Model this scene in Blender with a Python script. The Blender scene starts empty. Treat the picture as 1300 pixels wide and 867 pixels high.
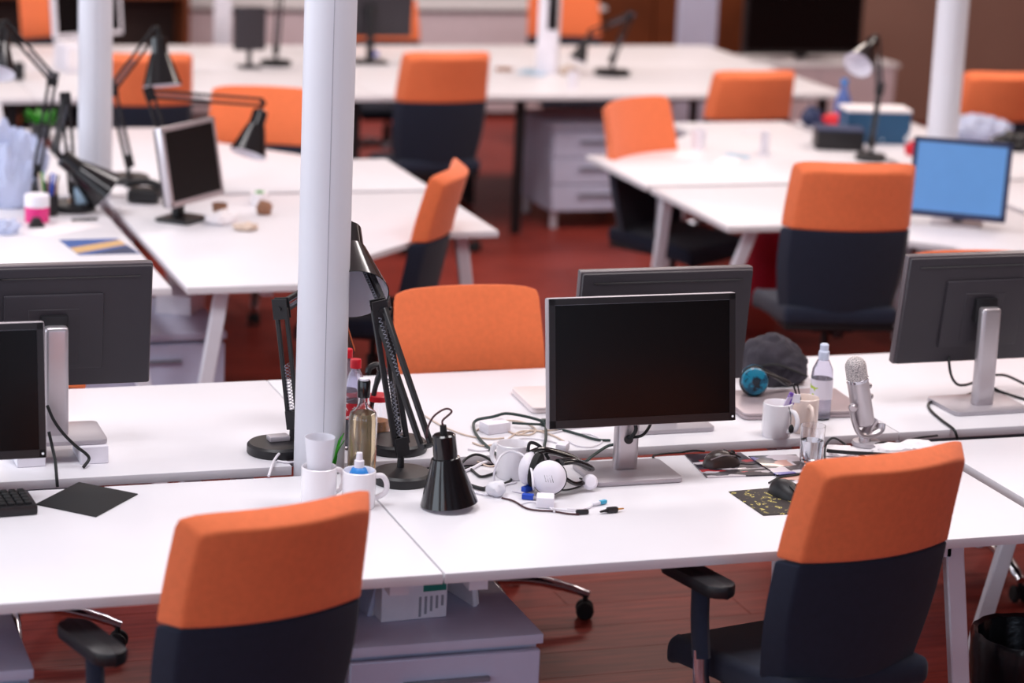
import bpy, bmesh, math, random
from mathutils import Vector, Matrix, noise
random.seed(7)
PI = math.pi
R = math.radians
scene = bpy.context.scene
COL = scene.collection

# ------------------------------------------------------------------ camera
F = 3252.17; W = 1300.0; H = 867.0
CAM = Vector((-1.6844, -5.2728, 2.6503))
AR = Vector((0.94763203, -0.31649992, 0.0426772))
AU = Vector((0.03634833, 0.23965044, 0.97017857))
AF = Vector((0.31728905, 0.91782104, -0.23860467))
cd = bpy.data.cameras.new('camera'); cam = bpy.data.objects.new('camera', cd); COL.objects.link(cam)
m = Matrix.Identity(4)
for i in range(3):
    m[i][0] = AR[i]; m[i][1] = AU[i]; m[i][2] = -AF[i]; m[i][3] = CAM[i]
cam.matrix_world = m
cd.sensor_fit = 'HORIZONTAL'; cd.sensor_width = 36.0; cd.lens = F * 36.0 / W
cd.clip_start = 0.1; cd.clip_end = 100
cd.dof.use_dof = True; cd.dof.focus_distance = 6.62; cd.dof.aperture_fstop = 1.9; cd.dof.aperture_blades = 9
scene.camera = cam

# ------------------------------------------------------------------ world, lights, exposure
wd = bpy.data.worlds.new('world'); scene.world = wd; wd.use_nodes = True
bg = wd.node_tree.nodes['Background']; bg.inputs[0].default_value = (0.80, 0.84, 1.0, 1); bg.inputs[1].default_value = 0.35
scene.view_settings.view_transform = 'Standard'; scene.view_settings.look = 'None'
scene.view_settings.exposure = -0.10; scene.view_settings.gamma = 1.0
scene.view_settings.use_curve_mapping = False

def area(name, loc, size, power, color, rot=(0, 0, 0)):
    l = bpy.data.lights.new(name, 'AREA'); l.shape = 'RECTANGLE'; l.size, l.size_y = size
    l.energy = power; l.color = color
    o = bpy.data.objects.new(name, l); COL.objects.link(o); o.location = loc; o.rotation_euler = rot
    return o
CEIL = 4.2
COOL = (0.82, 0.90, 1.0); WARM = (1.0, 0.86, 0.78)
# ceiling panel lamps, warmer deep in the room
for (x, y, p, c) in [(-0.9, 0.3, 84, (0.97, 0.96, 1.0)), (2.1, 0.3, 88, (1.0, 0.95, 0.96)), (5.4, 1.6, 60, WARM),
                     (-1.2, 4.9, 66, (1.0, 0.95, 0.96)), (2.2, 4.9, 76, (1.0, 0.91, 0.90)), (5.4, 5.4, 98, WARM),
                     (0.5, 9.4, 110, WARM), (4.5, 9.4, 110, WARM)]:
    area('ceiling_panel_light', (x, y, CEIL - 0.06), (1.5, 1.5), p, c)
# daylight through the tall windows of the left wall
WIN_L = (-4.2, -0.8, 2.6, 6.0)
for y, p in zip(WIN_L, (50, 55, 88, 100)):
    area('window_daylight_and_fill', (-4.35, y, 2.0), (2.2, 2.4), p, COOL, (0, -PI / 2, 0))
FILL_WIN_F = (-2.2, 1.6)  # unseen windows behind the camera, added as bluish fill on camera-facing sides
for x in FILL_WIN_F:
    area('window_daylight_and_fill', (x, -6.85, 2.0), (2.4, 2.2), 36, (0.66, 0.78, 1.0), (PI / 2, 0, 0))

# ------------------------------------------------------------------ placement helpers (rays met with real planes)
def ray(px, py):
    return AF + AR * ((px - W / 2) / F) - AU * ((py - H / 2) / F)
def at(px, py, z=0.74):
    d = ray(px, py); return CAM + d * ((z - CAM.z) / d.z)
def aty(px, py, y):
    d = ray(px, py); return CAM + d * ((y - CAM.y) / d.y)
DT = 0.74

# ------------------------------------------------------------------ materials
MATS = {}
def srgb(c):
    return tuple(((v / 255) / 12.92 if v / 255 <= 0.04045 else ((v / 255 + 0.055) / 1.055) ** 2.4) for v in c)
def mat(name, rgb, rough=0.5, metal=0.0, var=0.06, scale=12.0, bump=0.0, bscale=200.0, spec=0.5, trans=0.0, ior=1.45, emit=0.0, coat=0.0, sheen=0.0, alpha=1.0):
    if name in MATS: return MATS[name]
    ma = bpy.data.materials.new(name); ma.use_nodes = True; nt = ma.node_tree; b = nt.nodes['Principled BSDF']
    c = srgb(rgb)
    tc = nt.nodes.new('ShaderNodeTexCoord'); nz = nt.nodes.new('ShaderNodeTexNoise'); nz.inputs['Scale'].default_value = scale; nz.inputs['Detail'].default_value = 4
    nt.links.new(tc.outputs['Object'], nz.inputs['Vector'])
    rp = nt.nodes.new('ShaderNodeValToRGB'); e = rp.color_ramp.elements
    e[0].position = 0.3; e[1].position = 0.7
    e[0].color = tuple(v * (1 - var) for v in c) + (1,); e[1].color = tuple(min(1, v * (1 + var)) for v in c) + (1,)
    nt.links.new(nz.outputs['Fac'], rp.inputs['Fac']); nt.links.new(rp.outputs['Color'], b.inputs['Base Color'])
    b.inputs['Roughness'].default_value = rough; b.inputs['Metallic'].default_value = metal
    b.inputs['Specular IOR Level'].default_value = spec; b.inputs['IOR'].default_value = ior
    if trans: b.inputs['Transmission Weight'].default_value = trans
    if coat: b.inputs['Coat Weight'].default_value = coat; b.inputs['Coat Roughness'].default_value = 0.08
    if sheen: b.inputs['Sheen Weight'].default_value = sheen; b.inputs['Sheen Roughness'].default_value = 0.6
    if alpha < 1: b.inputs['Alpha'].default_value = alpha
    if emit:
        b.inputs['Emission Color'].default_value = c + (1,); b.inputs['Emission Strength'].default_value = emit
    if bump:
        n2 = nt.nodes.new('ShaderNodeTexNoise'); n2.inputs['Scale'].default_value = bscale
        nt.links.new(tc.outputs['Object'], n2.inputs['Vector'])
        bp = nt.nodes.new('ShaderNodeBump'); bp.inputs['Strength'].default_value = bump; bp.inputs['Distance'].default_value = 0.002
        nt.links.new(n2.outputs['Fac'], bp.inputs['Height']); nt.links.new(bp.outputs['Normal'], b.inputs['Normal'])
    MATS[name] = ma; return ma
def stops_mat(name, stops, scale, rough=0.5, tex='noise', mscale=(1, 1, 1), detail=3.0, coat=0.0):
    """printed matter and splatter: a noise/voronoi pattern cut into flat colours"""
    if name in MATS: return MATS[name]
    ma = bpy.data.materials.new(name); ma.use_nodes = True; nt = ma.node_tree; b = nt.nodes['Principled BSDF']
    tc = nt.nodes.new('ShaderNodeTexCoord'); mp = nt.nodes.new('ShaderNodeMapping'); mp.inputs['Scale'].default_value = mscale
    nt.links.new(tc.outputs['Object'], mp.inputs['Vector'])
    if tex == 'noise':
        t = nt.nodes.new('ShaderNodeTexNoise'); t.inputs['Scale'].default_value = scale; t.inputs['Detail'].default_value = detail; out = t.outputs['Fac']
    else:
        t = nt.nodes.new('ShaderNodeTexVoronoi'); t.inputs['Scale'].default_value = scale; t.distance = 'CHEBYCHEV'
        sp = nt.nodes.new('ShaderNodeSeparateColor'); nt.links.new(t.outputs['Color'], sp.inputs['Color']); out = sp.outputs[0]
    nt.links.new(mp.outputs['Vector'], t.inputs['Vector'])
    rp = nt.nodes.new('ShaderNodeValToRGB'); rp.color_ramp.interpolation = 'CONSTANT'
    e = rp.color_ramp.elements
    while len(e) < len(stops): e.new(0.5)
    for i, (p, c) in enumerate(stops): e[i].position = p; e[i].color = srgb(c) + (1,)
    nt.links.new(out, rp.inputs['Fac']); nt.links.new(rp.outputs['Color'], b.inputs['Base Color'])
    b.inputs['Roughness'].default_value = rough
    if coat: b.inputs['Coat Weight'].default_value = coat
    MATS[name] = ma; return ma
def floor_mat():
    ma = bpy.data.materials.new('floor_wood'); ma.use_nodes = True; nt = ma.node_tree; b = nt.nodes['Principled BSDF']
    tc = nt.nodes.new('ShaderNodeTexCoord'); mp = nt.nodes.new('ShaderNodeMapping'); mp.inputs['Scale'].default_value = (1.5, 18, 1)
    oi = nt.nodes.new('ShaderNodeObjectInfo')
    nz = nt.nodes.new('ShaderNodeTexNoise'); nz.inputs['Scale'].default_value = 3; nz.inputs['Detail'].default_value = 6; nz.noise_dimensions = '4D'
    nt.links.new(tc.outputs['Object'], mp.inputs['Vector']); nt.links.new(mp.outputs['Vector'], nz.inputs['Vector'])
    mu = nt.nodes.new('ShaderNodeMath'); mu.operation = 'MULTIPLY'; mu.inputs[1].default_value = 50
    nt.links.new(oi.outputs['Random'], mu.inputs[0]); nt.links.new(mu.outputs[0], nz.inputs['W'])
    rp = nt.nodes.new('ShaderNodeValToRGB'); e = rp.color_ramp.elements
    e[0].position = 0.3; e[0].color = srgb((104, 38, 33)) + (1,); e[1].position = 0.75; e[1].color = srgb((146, 60, 50)) + (1,)
    nt.links.new(nz.outputs['Fac'], rp.inputs['Fac'])
    hs = nt.nodes.new('ShaderNodeHueSaturation'); mr = nt.nodes.new('ShaderNodeMapRange'); mr.inputs['To Min'].default_value = 0.88; mr.inputs['To Max'].default_value = 1.12
    nt.links.new(oi.outputs['Random'], mr.inputs['Value']); nt.links.new(mr.outputs['Result'], hs.inputs['Value'])
    nt.links.new(rp.outputs['Color'], hs.inputs['Color']); nt.links.new(hs.outputs['Color'], b.inputs['Base Color'])
    b.inputs['Roughness'].default_value = 0.36; b.inputs['Specular IOR Level'].default_value = 0.06
    return ma
M = dict(
    floor=floor_mat(),
    wall=mat('wall_white', (226, 220, 216), 0.8, var=0.02, scale=2), taupe=mat('wall_taupe', (142, 108, 96), 0.8, var=0.04, scale=2),
    wood=mat('wood_panel', (120, 62, 34), 0.5, var=0.25, scale=3), darkwood=mat('dark_wood', (58, 38, 34), 0.6, var=0.2, scale=3),
    ceil=mat('ceiling_white', (205, 200, 198), 0.9, var=0.02),
    pillar=mat('pillar_paint', (212, 212, 220), 0.45, var=0.02, scale=3), seam=mat('pillar_joint', (150, 150, 160), 0.6),
    white=mat('white_laminate', (224, 222, 227), 0.42, var=0.012, scale=4, spec=0.4), edge=mat('edge_band', (196, 198, 214), 0.5, var=0.02),
    leg=mat('white_metal', (224, 226, 236), 0.4, var=0.02), rail=mat('grey_rail', (120, 122, 134), 0.5),
    grey=mat('grey_laminate', (196, 198, 220), 0.5, var=0.03), greyd=mat('grey_drawer', (192, 194, 218), 0.5, var=0.03), mauve=mat('mauve_panel', (206, 192, 200), 0.6, var=0.03),
    orange=mat('orange_fabric', (236, 120, 72), 0.85, var=0.05, scale=60, bump=0.15, bscale=900, spec=0.2, sheen=0.15),
    navy=mat('navy_fabric', (26, 32, 50), 0.85, var=0.1, scale=60, bump=0.15, bscale=900, spec=0.25, sheen=0.1),
    chrome=mat('chrome', (200, 200, 208), 0.14, 1.0, var=0.02), silver=mat('silver', (196, 190, 194), 0.32, 0.75, var=0.03), silverp=mat('silver_paint', (178, 172, 178), 0.4, 0.3, var=0.03),
    black=mat('black_plastic', (26, 25, 28), 0.42, var=0.1), gloss=mat('black_gloss', (14, 14, 17), 0.16, var=0.05, coat=0.4), rubber=mat('black_rubber', (22, 22, 24), 0.75, var=0.1),
    screen=mat('screen_black', (12, 9, 10), 0.25, var=0.02, spec=0.22), backcov=mat('monitor_back', (50, 46, 52), 0.5, var=0.05), bezel=mat('bezel_black', (30, 27, 29), 0.35, var=0.05),
    bluescr=mat('screen_blue', (84, 134, 190), 0.35, var=0.03, emit=0.30), chin=mat('led_white', (230, 230, 235), 0.3, emit=0.3),
    ceramic=mat('white_ceramic', (240, 236, 240), 0.22, var=0.01, coat=0.3), cream=mat('cream_ceramic', (238, 220, 210), 0.25, var=0.01, coat=0.3),
    glass=mat('clear_glass', (250, 250, 252), 0.02, var=0.0, trans=1.0, ior=1.45), pet=mat('clear_plastic', (240, 240, 250), 0.08, var=0.0, trans=0.92, ior=1.2),
    frost=mat('frosted_plastic', (244, 243, 250), 0.4, var=0.01, trans=0.25, ior=1.3), vinegar=mat('amber_liquid', (252, 232, 188), 0.05, var=0.02, trans=0.9, ior=1.33),
    water=mat('water', (235, 240, 246), 0.03, var=0.0, trans=1.0, ior=1.33), cola=mat('dark_cola', (30, 12, 10), 0.2, var=0.1), red=mat('red_plastic', (214, 26, 44), 0.4, var=0.05),
    redlabel=stops_mat('red_label', [(0, (206, 24, 44)), (0.6, (240, 214, 216))], 60, 0.4, mscale=(1, 1, 2.5)), bluep=mat('blue_plastic', (44, 132, 208), 0.4, var=0.05), blued=mat('deep_blue_plastic', (34, 76, 190), 0.4, var=0.05),
    cyan=mat('cyan_plastic', (60, 170, 206), 0.35), teal=stops_mat('teal_shell', [(0, (12, 28, 40)), (0.40, (16, 84, 112)), (0.47, (22, 124, 154)), (0.60, (16, 60, 84))], 28, 0.3),
    green=mat('leaf_green', (70, 170, 50), 0.5, var=0.2), greenl=mat('label_green', (24, 128, 112), 0.5), label=mat('label_white', (236, 232, 240), 0.5), labelg=mat('label_grey', (150, 150, 160), 0.6),
    cord=mat('black_cord', (24, 26, 28), 0.5), cordg=mat('dark_green_cord', (34, 52, 50), 0.5), cordw=mat('white_cord', (232, 228, 234), 0.5), cordb=mat('beige_cord', (206, 186, 170), 0.6), cordr=mat('dark_red_cord', (64, 26, 34), 0.5),
    cloth=mat('grey_cloth', (56, 52, 60), 0.9, var=0.35, scale=18, bump=0.4, bscale=60), laptop=mat('laptop_grey', (176, 162, 166), 0.38, 0.35, var=0.02), laptopw=mat('laptop_pale', (226, 214, 214), 0.4, 0.1, var=0.02),
    grille=stops_mat('mic_grille', [(0, (120, 116, 118)), (0.48, (208, 200, 198))], 420, 0.4), brass=mat('brass_pin', (214, 168, 110), 0.35, 0.8),
    magazine=stops_mat('magazine_print', [(0, (44, 34, 44)), (0.3, (206, 196, 204)), (0.52, (110, 104, 168)), (0.66, (196, 144, 130)), (0.84, (52, 50, 62))], 16, 0.3, 'vor', (1, 1.4, 1), coat=0.3),
    magazineb=stops_mat('magazine_back', [(0, (40, 36, 46)), (0.5, (206, 200, 206)), (0.66, (70, 66, 76)), (0.9, (180, 40, 50))], 22, 0.3, 'vor', (1, 2.4, 1), coat=0.3),
    splat=stops_mat('splatter_pad', [(0, (44, 36, 34)), (0.57, (120, 108, 62)), (0.595, (214, 200, 110)), (0.63, (44, 36, 34))], 55, 0.7, detail=8),
    postcard=stops_mat('postcard_print', [(0, (44, 84, 150)), (0.46, (206, 160, 100)), (0.53, (30, 40, 84))], 6, 0.5, mscale=(1, 2, 1)),
    blued2=mat('card_blue', (52, 86, 150), 0.5, var=0.1), tan=mat('card_tan', (206, 166, 110), 0.5, var=0.1), rimgrey=mat('rim_grey', (96, 88, 92), 0.4, 0.3),
    pink=mat('pink_plastic', (226, 50, 130), 0.4), paper=mat('paper', (238, 232, 234), 0.7, var=0.03), bag=mat('clear_bag', (214, 222, 246), 0.25, var=0.05, trans=0.35, ior=1.2),
    trash=mat('black_bag', (16, 17, 22), 0.22, var=0.2, bump=0.5, bscale=40), crimson=mat('crimson_bin', (190, 22, 52), 0.4, var=0.05), brown=mat('brown_card', (150, 108, 84), 0.7), navyp=mat('navy_plastic', (36, 48, 84), 0.5),
    bluebox=stops_mat('blue_box_print', [(0, (30, 82, 120)), (0.66, (214, 220, 226)), (0.7, (26, 70, 110))], 9, 0.45), bulb=mat('warm_bulb', (255, 190, 120), 0.4, emit=1.5), amber=mat('amber_contents', (214, 150, 96), 0.6, var=0.3, scale=60),
    lilac=stops_mat('lilac_wrapper', [(0, (214, 200, 230)), (0.5, (126, 84, 190))], 60, 0.4), mint=mat('mint_lid', (170, 200, 220), 0.4),
    glassy=mat('window_glass', (220, 232, 246), 0.05, trans=0.9, ior=1.1), shadei=mat('lamp_lining', (236, 232, 240), 0.5, var=0.01),
)

# ------------------------------------------------------------------ mesh helpers
def box(cx, cy, cz, sx, sy, sz, bev=0.0, seg=2, rot=None):
    bm = bmesh.new(); bmesh.ops.create_cube(bm, size=1.0)
    bmesh.ops.scale(bm, vec=(sx, sy, sz), verts=bm.verts)
    if bev > 0: bmesh.ops.bevel(bm, geom=list(bm.edges), offset=min(bev, 0.49 * min(sx, sy, sz)), segments=seg, profile=0.6, affect='EDGES')
    if rot is not None: bmesh.ops.transform(bm, matrix=rot.to_4x4(), verts=bm.verts)
    bmesh.ops.translate(bm, vec=(cx, cy, cz), verts=bm.verts); return bm
def plate(cx, cy, cz, sx, sy, sz, rad, seg=5, bev=0.002):
    """flat plate with rounded plan corners"""
    pts = []
    for (qx, qy, a0) in ((1, 1, 0), (-1, 1, 90), (-1, -1, 180), (1, -1, 270)):
        for k in range(seg + 1):
            a = R(a0 + 90 * k / seg); pts.append((cx + qx * (sx / 2 - rad) + rad * math.cos(a), cy + qy * (sy / 2 - rad) + rad * math.sin(a)))
    return prism(pts, cz - sz / 2, cz + sz / 2, bev)
def prism(poly, z0, z1, bev=0.0):
    bm = bmesh.new(); vs = [bm.verts.new((x, y, z0)) for x, y in poly]; f = bm.faces.new(vs)
    r = bmesh.ops.extrude_face_region(bm, geom=[f]); up = [v for v in r['geom'] if isinstance(v, bmesh.types.BMVert)]
    bmesh.ops.translate(bm, vec=(0, 0, z1 - z0), verts=up)
    bmesh.ops.recalc_face_normals(bm, faces=bm.faces)
    if bev:
        es = [e for e in bm.edges if abs(e.verts[0].co.z - e.verts[1].co.z) < 1e-6]
        bmesh.ops.bevel(bm, geom=es, offset=bev, segments=2, profile=0.6, affect='EDGES')
    return bm
def lathe(prof, seg=28, close=False):
    bm = bmesh.new(); rings = []
    for r, z in prof:
        if r < 1e-6: rings.append([bm.verts.new((0, 0, z))])
        else: rings.append([bm.verts.new((r * math.cos(2 * PI * k / seg), r * math.sin(2 * PI * k / seg), z)) for k in range(seg)])
    for a, b in zip(rings[:-1], rings[1:]):
        for k in range(seg):
            k2 = (k + 1) % seg
            if len(a) == 1 and len(b) == 1: continue
            if len(a) == 1: bm.faces.new((a[0], b[k], b[k2]))
            elif len(b) == 1: bm.faces.new((a[k], b[0], a[k2]))
            else: bm.faces.new((a[k], b[k], b[k2], a[k2]))
    bmesh.ops.recalc_face_normals(bm, faces=bm.faces); return bm
def orient(bm, origin, axis, spin=0.0):
    q = Vector((0, 0, 1)).rotation_difference(Vector(axis).normalized())
    mm = Matrix.Translation(Vector(origin)) @ q.to_matrix().to_4x4() @ Matrix.Rotation(spin, 4, 'Z')
    bmesh.ops.transform(bm, matrix=mm, verts=bm.verts); return bm
def cyl(p0, p1, r0, r1=None, seg=12, bev=0.0):
    p0 = Vector(p0); p1 = Vector(p1); L = (p1 - p0).length; r1 = r0 if r1 is None else r1
    b = min(bev, L * 0.4, r0 * 0.5, r1 * 0.5) if bev else 0
    prof = [(0, 0), (r0 - b, 0), (r0, b), (r1, L - b), (r1 - b, L), (0, L)] if b else [(0, 0), (r0, 0), (r1, L), (0, L)]
    return orient(lathe(prof, seg), p0, p1 - p0)
def bar(p0, p1, w, t, up=(0, 0, 1)):
    """rectangular bar between two points"""
    p0 = Vector(p0); p1 = Vector(p1); d = (p1 - p0); L = d.length; d.normalize()
    s = d.cross(Vector(up)); s = s.normalized() if s.length > 1e-4 else Vector((1, 0, 0)); n = s.cross(d).normalized()
    bm = box(0, 0, 0, w, t, L, min(w, t) * 0.15, 1)
    mm = Matrix((s.to_4d(), n.to_4d(), d.to_4d(), Vector((0, 0, 0, 1)))).transposed()
    for i in range(3): mm[3][i] = 0; mm[i][3] = 0
    mm[3][3] = 1
    bmesh.ops.transform(bm, matrix=Matrix.Translation((p0 + p1) / 2) @ mm, verts=bm.verts); bmesh.ops.recalc_face_normals(bm, faces=bm.faces); return bm
def spline(pts, n=6):
    pts = [Vector(p) for p in pts]
    if len(pts) < 3: return pts
    out = []; P = [2 * pts[0] - pts[1]] + pts + [2 * pts[-1] - pts[-2]]
    for i in range(1, len(P) - 2):
        a, b, c, d = P[i - 1], P[i], P[i + 1], P[i + 2]
        for k in range(n):
            t = k / n
            out.append(0.5 * ((2 * b) + (c - a) * t + (2 * a - 5 * b + 4 * c - d) * t * t + (3 * b - a - 3 * c + d) * t ** 3))
    out.append(pts[-1]); return out
def tube(pts, r, seg=8, smooth=6, flat=1.0):
    pts = spline(pts, smooth) if smooth else [Vector(p) for p in pts]
    bm = bmesh.new(); rings = []; n = None
    for i, p in enumerate(pts):
        d = (pts[min(i + 1, len(pts) - 1)] - pts[max(i - 1, 0)])
        if d.length < 1e-9: d = Vector((1, 0, 0))
        d.normalize()
        if n is None:
            n = d.cross(Vector((0, 0, 1))); n = n if n.length > 0.05 else d.cross(Vector((1, 0, 0)))
        n = (n - d * n.dot(d)); n = n.normalized() if n.length > 1e-6 else d.orthogonal().normalized()
        b = d.cross(n); rr = r[min(i * len(r) // len(pts), len(r) - 1)] if isinstance(r, (list, tuple)) else r
        rings.append([bm.verts.new(p + n * (rr * math.cos(2 * PI * k / seg)) + b * (rr * flat * math.sin(2 * PI * k / seg))) for k in range(seg)])
    for a, b in zip(rings[:-1], rings[1:]):
        for k in range(seg): bm.faces.new((a[k], a[(k + 1) % seg], b[(k + 1) % seg], b[k]))
    bm.faces.new(rings[0]); bm.faces.new(rings[-1]); bmesh.ops.recalc_face_normals(bm, faces=bm.faces); return bm
def join(*bms):
    a = bms[0]
    for b in bms[1:]:
        me = bpy.data.meshes.new('tmp'); b.to_mesh(me); b.free(); a.from_mesh(me); bpy.data.meshes.remove(me)
    return a
def xf(bm, mm):
    bmesh.ops.transform(bm, matrix=mm, verts=bm.verts); return bm
def P(name, bm, ma, parent=None, ang=40, label=None, kind=None):
    me = bpy.data.meshes.new(name); bm.to_mesh(me); bm.free()
    for f in me.polygons: f.use_smooth = True
    me.set_sharp_from_angle(angle=R(ang))
    me.materials.append(M[ma] if isinstance(ma, str) else ma)
    o = bpy.data.objects.new(name, me); COL.objects.link(o)
    if parent is not None: o.parent = parent
    if label: o['label'] = label
    if kind: o['kind'] = kind
    return o
def tag(o, label, cat, group=None):
    o['label'] = label; o['category'] = cat
    if group: o['group'] = group
    return o
def thing(name, label, cat, loc=(0, 0, 0), rz=0.0, group=None):
    o = bpy.data.objects.new(name, None); COL.objects.link(o); o.empty_display_size = 0.05
    o.location = loc; o.rotation_euler = (0, 0, rz); return tag(o, label, cat, group)
def one(name, bm, ma, label, cat, loc=(0, 0, 0), rz=0.0, group=None, ang=40):
    o = P(name, bm, ma, None, ang); o.location = loc; o.rotation_euler = (0, 0, rz); return tag(o, label, cat, group)
def struct(name, bm, ma, parent=None, ang=40):
    o = P(name, bm, ma, parent, ang)
    if parent is None: o['kind'] = 'structure'
    return o
def dup(root, loc, rz, label, group=None, skip=()):
    def cp(o, par):
        c = o.copy(); COL.objects.link(c); c.parent = par
        for ch in list(o.children):
            if ch.name.split('.')[0] not in skip: cp(ch, c)
        return c
    r = cp(root, None); r.location = loc; r.rotation_euler = (0, 0, rz); r['label'] = label
    if group: r['group'] = group
    return r

# ------------------------------------------------------------------ the room
X0, X1, Y0, Y1 = -4.5, 9.5, -7.0, 12.7
fl = struct('floor', box((X0 + X1) / 2, (Y0 + Y1) / 2, -0.06, X1 - X0, Y1 - Y0, 0.10), 'floor')
pm = None; PW, PL = 0.19, 1.38
j = 0; y = 0.55
while y < 8.2:
    x = -1.4 - (j * 0.53) % PL
    while x < 1.2 + 0.62 * y + 1.2:
        if x + PL > -1.1 + 0.06 * y:
            if pm is None:
                o = P('plank', box(0, 0, -0.0055, PL - 0.0012, PW - 0.0012, 0.009, 0.0006, 1), 'floor', fl); pm = o.data
            else:
                o = bpy.data.objects.new('plank', pm); COL.objects.link(o); o.parent = fl
            o.location = (x + PL / 2, y + PW / 2, 0)
        x += PL
    y += PW; j += 1
struct('wall_back', box((X0 + X1) / 2, Y1 + 0.06, CEIL / 2, X1 - X0, 0.12, CEIL), 'darkwood')
struct('wall_partition', box(7.75, 10.6, CEIL / 2, 3.5, 0.12, CEIL), 'taupe')
struct('wall_right', box(X1 + 0.06, (Y0 + Y1) / 2, CEIL / 2, 0.12, Y1 - Y0, CEIL), 'taupe')
struct('ceiling', box((X0 + X1) / 2, (Y0 + Y1) / 2, CEIL + 0.06, X1 - X0, Y1 - Y0, 0.12), 'ceil')
# left and front walls are built around tall windows, the front ones added for the fill
def window_wall(name, c0, c1, centres, horiz, fixed, n0, wm='wall'):
    parts = []
    def seg(a, b_, z0, z1):
        if b_ - a < 0.01: return
        parts.append(box((a + b_) / 2, fixed, (z0 + z1) / 2, b_ - a, 0.12, z1 - z0) if horiz else box(fixed, (a + b_) / 2, (z0 + z1) / 2, 0.12, b_ - a, z1 - z0))
    seg(c0, c1, 0, 0.7); seg(c0, c1, 3.3, CEIL); e = c0
    for c in centres: seg(e, c - 1.2, 0.7, 3.3); e = c + 1.2
    seg(e, c1, 0.7, 3.3)
    struct(name, join(*parts), wm)
    for i, c in enumerate(centres):
        def bx(u, z, su, sz, d=0.06): return box(c + u, fixed, z, su, d, sz) if horiz else box(fixed, c + u, z, d, su, sz)
        w = struct('window_%d' % (n0 + i), join(*[bx(u, 2.0, 0.05, 2.6) for u in (-1.17, 0, 1.17)], *[bx(0, z, 2.4, 0.05) for z in (0.73, 3.27)]), 'leg')
        for u in (-0.585, 0.585): P('pane', bx(u, 2.0, 1.12, 2.49, 0.008), 'glassy', w)
window_wall('wall_left', Y0, Y1, WIN_L, False, X0 - 0.06, 1)
window_wall('wall_front', X0, X1, FILL_WIN_F, True, Y0 - 0.06, 5, 'taupe')
# wood panelled stretch of the back wall
for k in range(5):
    o = struct('wall_panel', box(4.9 + k * 0.42, Y1 - 0.02, 1.2, 0.41, 0.04, 2.4, 0.004, 1), 'wood')

# pillars
def pillar(name, x, y, r, label, loc_rot=0.0):
    t = thing(name, label, 'pillar', (x, y, 0), loc_rot)
    P('shaft', lathe([(0, 0), (r, 0), (r, CEIL - 0.01), (0, CEIL - 0.01)], 48), 'pillar', t)
    for a in (-1.69, 1.45):
        P('joint', bar((r * 1.001 * math.cos(a), r * 1.001 * math.sin(a), 0.01), (r * 1.001 * math.cos(a), r * 1.001 * math.sin(a), CEIL - 0.02), 0.0012, 0.0012), 'seam', t)
    return t
pillar('pillar', -0.068, 0.885, 0.0655, 'round white pillar between the two front desk rows beside the folded black lamp')
pillar('pillar', -0.03, 4.58, 0.066, 'round white pillar at left by the desk with the pink jar')
pillar('pillar', 3.67, 4.60, 0.068, 'round white pillar at right behind the blue screen monitor')

# ------------------------------------------------------------------ desks
DTH = 0.025
def desk_legs(t, spots, h=DT - DTH, ma='leg'):
    for (x, y, dx, dy) in spots:
        P('leg', bar((x, y, h - 0.002), (x + dx, y + dy, 0.002), 0.05, 0.028, (0, 1, 0)), ma, t)
def row_desk(x0, x1, y0, depth, label, legs, rz=0.0, notch=None):
    w = x1 - x0; t = thing('office_desk', label, 'desk', (x0, y0, 0), rz)
    poly = [(0, 0), (w, 0), (w, depth), (0, depth)]
    if notch:
        side, nx, ny = notch
        poly = [(0, 0), (w - nx, 0), (w - nx, ny), (w, ny), (w, depth), (0, depth)] if side == 'r' else [(nx, 0), (w, 0), (w, depth), (0, depth), (0, ny), (nx, ny)]
    P('desktop', prism(poly, DT - DTH, DT, 0.0025), 'white', t, 30)
    P('rail', box(w / 2, depth * 0.3, DT - DTH - 0.022, w - 0.3, 0.04, 0.04), 'leg', t)
    P('rail', box(w / 2, depth * 0.72, DT - DTH - 0.022, w - 0.3, 0.04, 0.04), 'leg', t)
    desk_legs(t, [(lx - x0, ly, dx, 0) for lx, ly, dx in legs])
    for xx in sorted(set(round(q[0] - x0, 3) for q in legs)): P('crossbar', box(xx, depth / 2, DT - DTH - 0.02, 0.045, depth - 0.1, 0.036), 'leg', t)
    return t
row_desk(-1.62, -0.0025, 0, 0.8, 'white front row desk carrying the black keyboard and mouse mat', [(-1.42, 0.07, -0.1), (-1.42, 0.73, -0.1), (-0.09, 0.73, 0)])
row_desk(0.0025, 1.605, 0, 0.8, 'white front row desk carrying headphones, folded lamp and spattered mouse mat', [(0.1, 0.73, 0), (1.335, 0.07, 0.10), (1.30, 0.73, 0.08)])
row_desk(1.645, 3.25, 0, 0.8, 'empty white front row desk at right behind the nearest right chair', [(2.1, 0.07, -0.1), (3.05, 0.07, 0.1), (2.1, 0.73, -0.1), (3.05, 0.73, 0.1)])
RR = 0.0072; RY = 0.889
row_desk(-1.62, -0.0015, RY - 0.0117, 0.85, 'white second row desk under the left raised monitor', [(-1.42, 0.07, -0.1), (-1.42, 0.78, -0.1), (-0.25, 0.11, 0.05), (-0.25, 0.78, 0.05)], RR, ('r', 0.138, 0.072))
row_desk(0.0015, 1.605, RY, 0.85, 'white second row desk carrying laptops, mugs and the teal headphones', [(0.22, 0.07, -0.06), (0.22, 0.78, -0.06), (1.28, 0.07, 0.05)], RR)
row_desk(1.608, 3.25, RY + 0.0117, 0.85, 'white second row desk under the right monitor seen from behind', [(2.11, 0.07, -0.17), (2.11, 0.78, -0.17), (3.05, 0.07, 0.1), (3.05, 0.78, 0.1)], RR)

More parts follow.
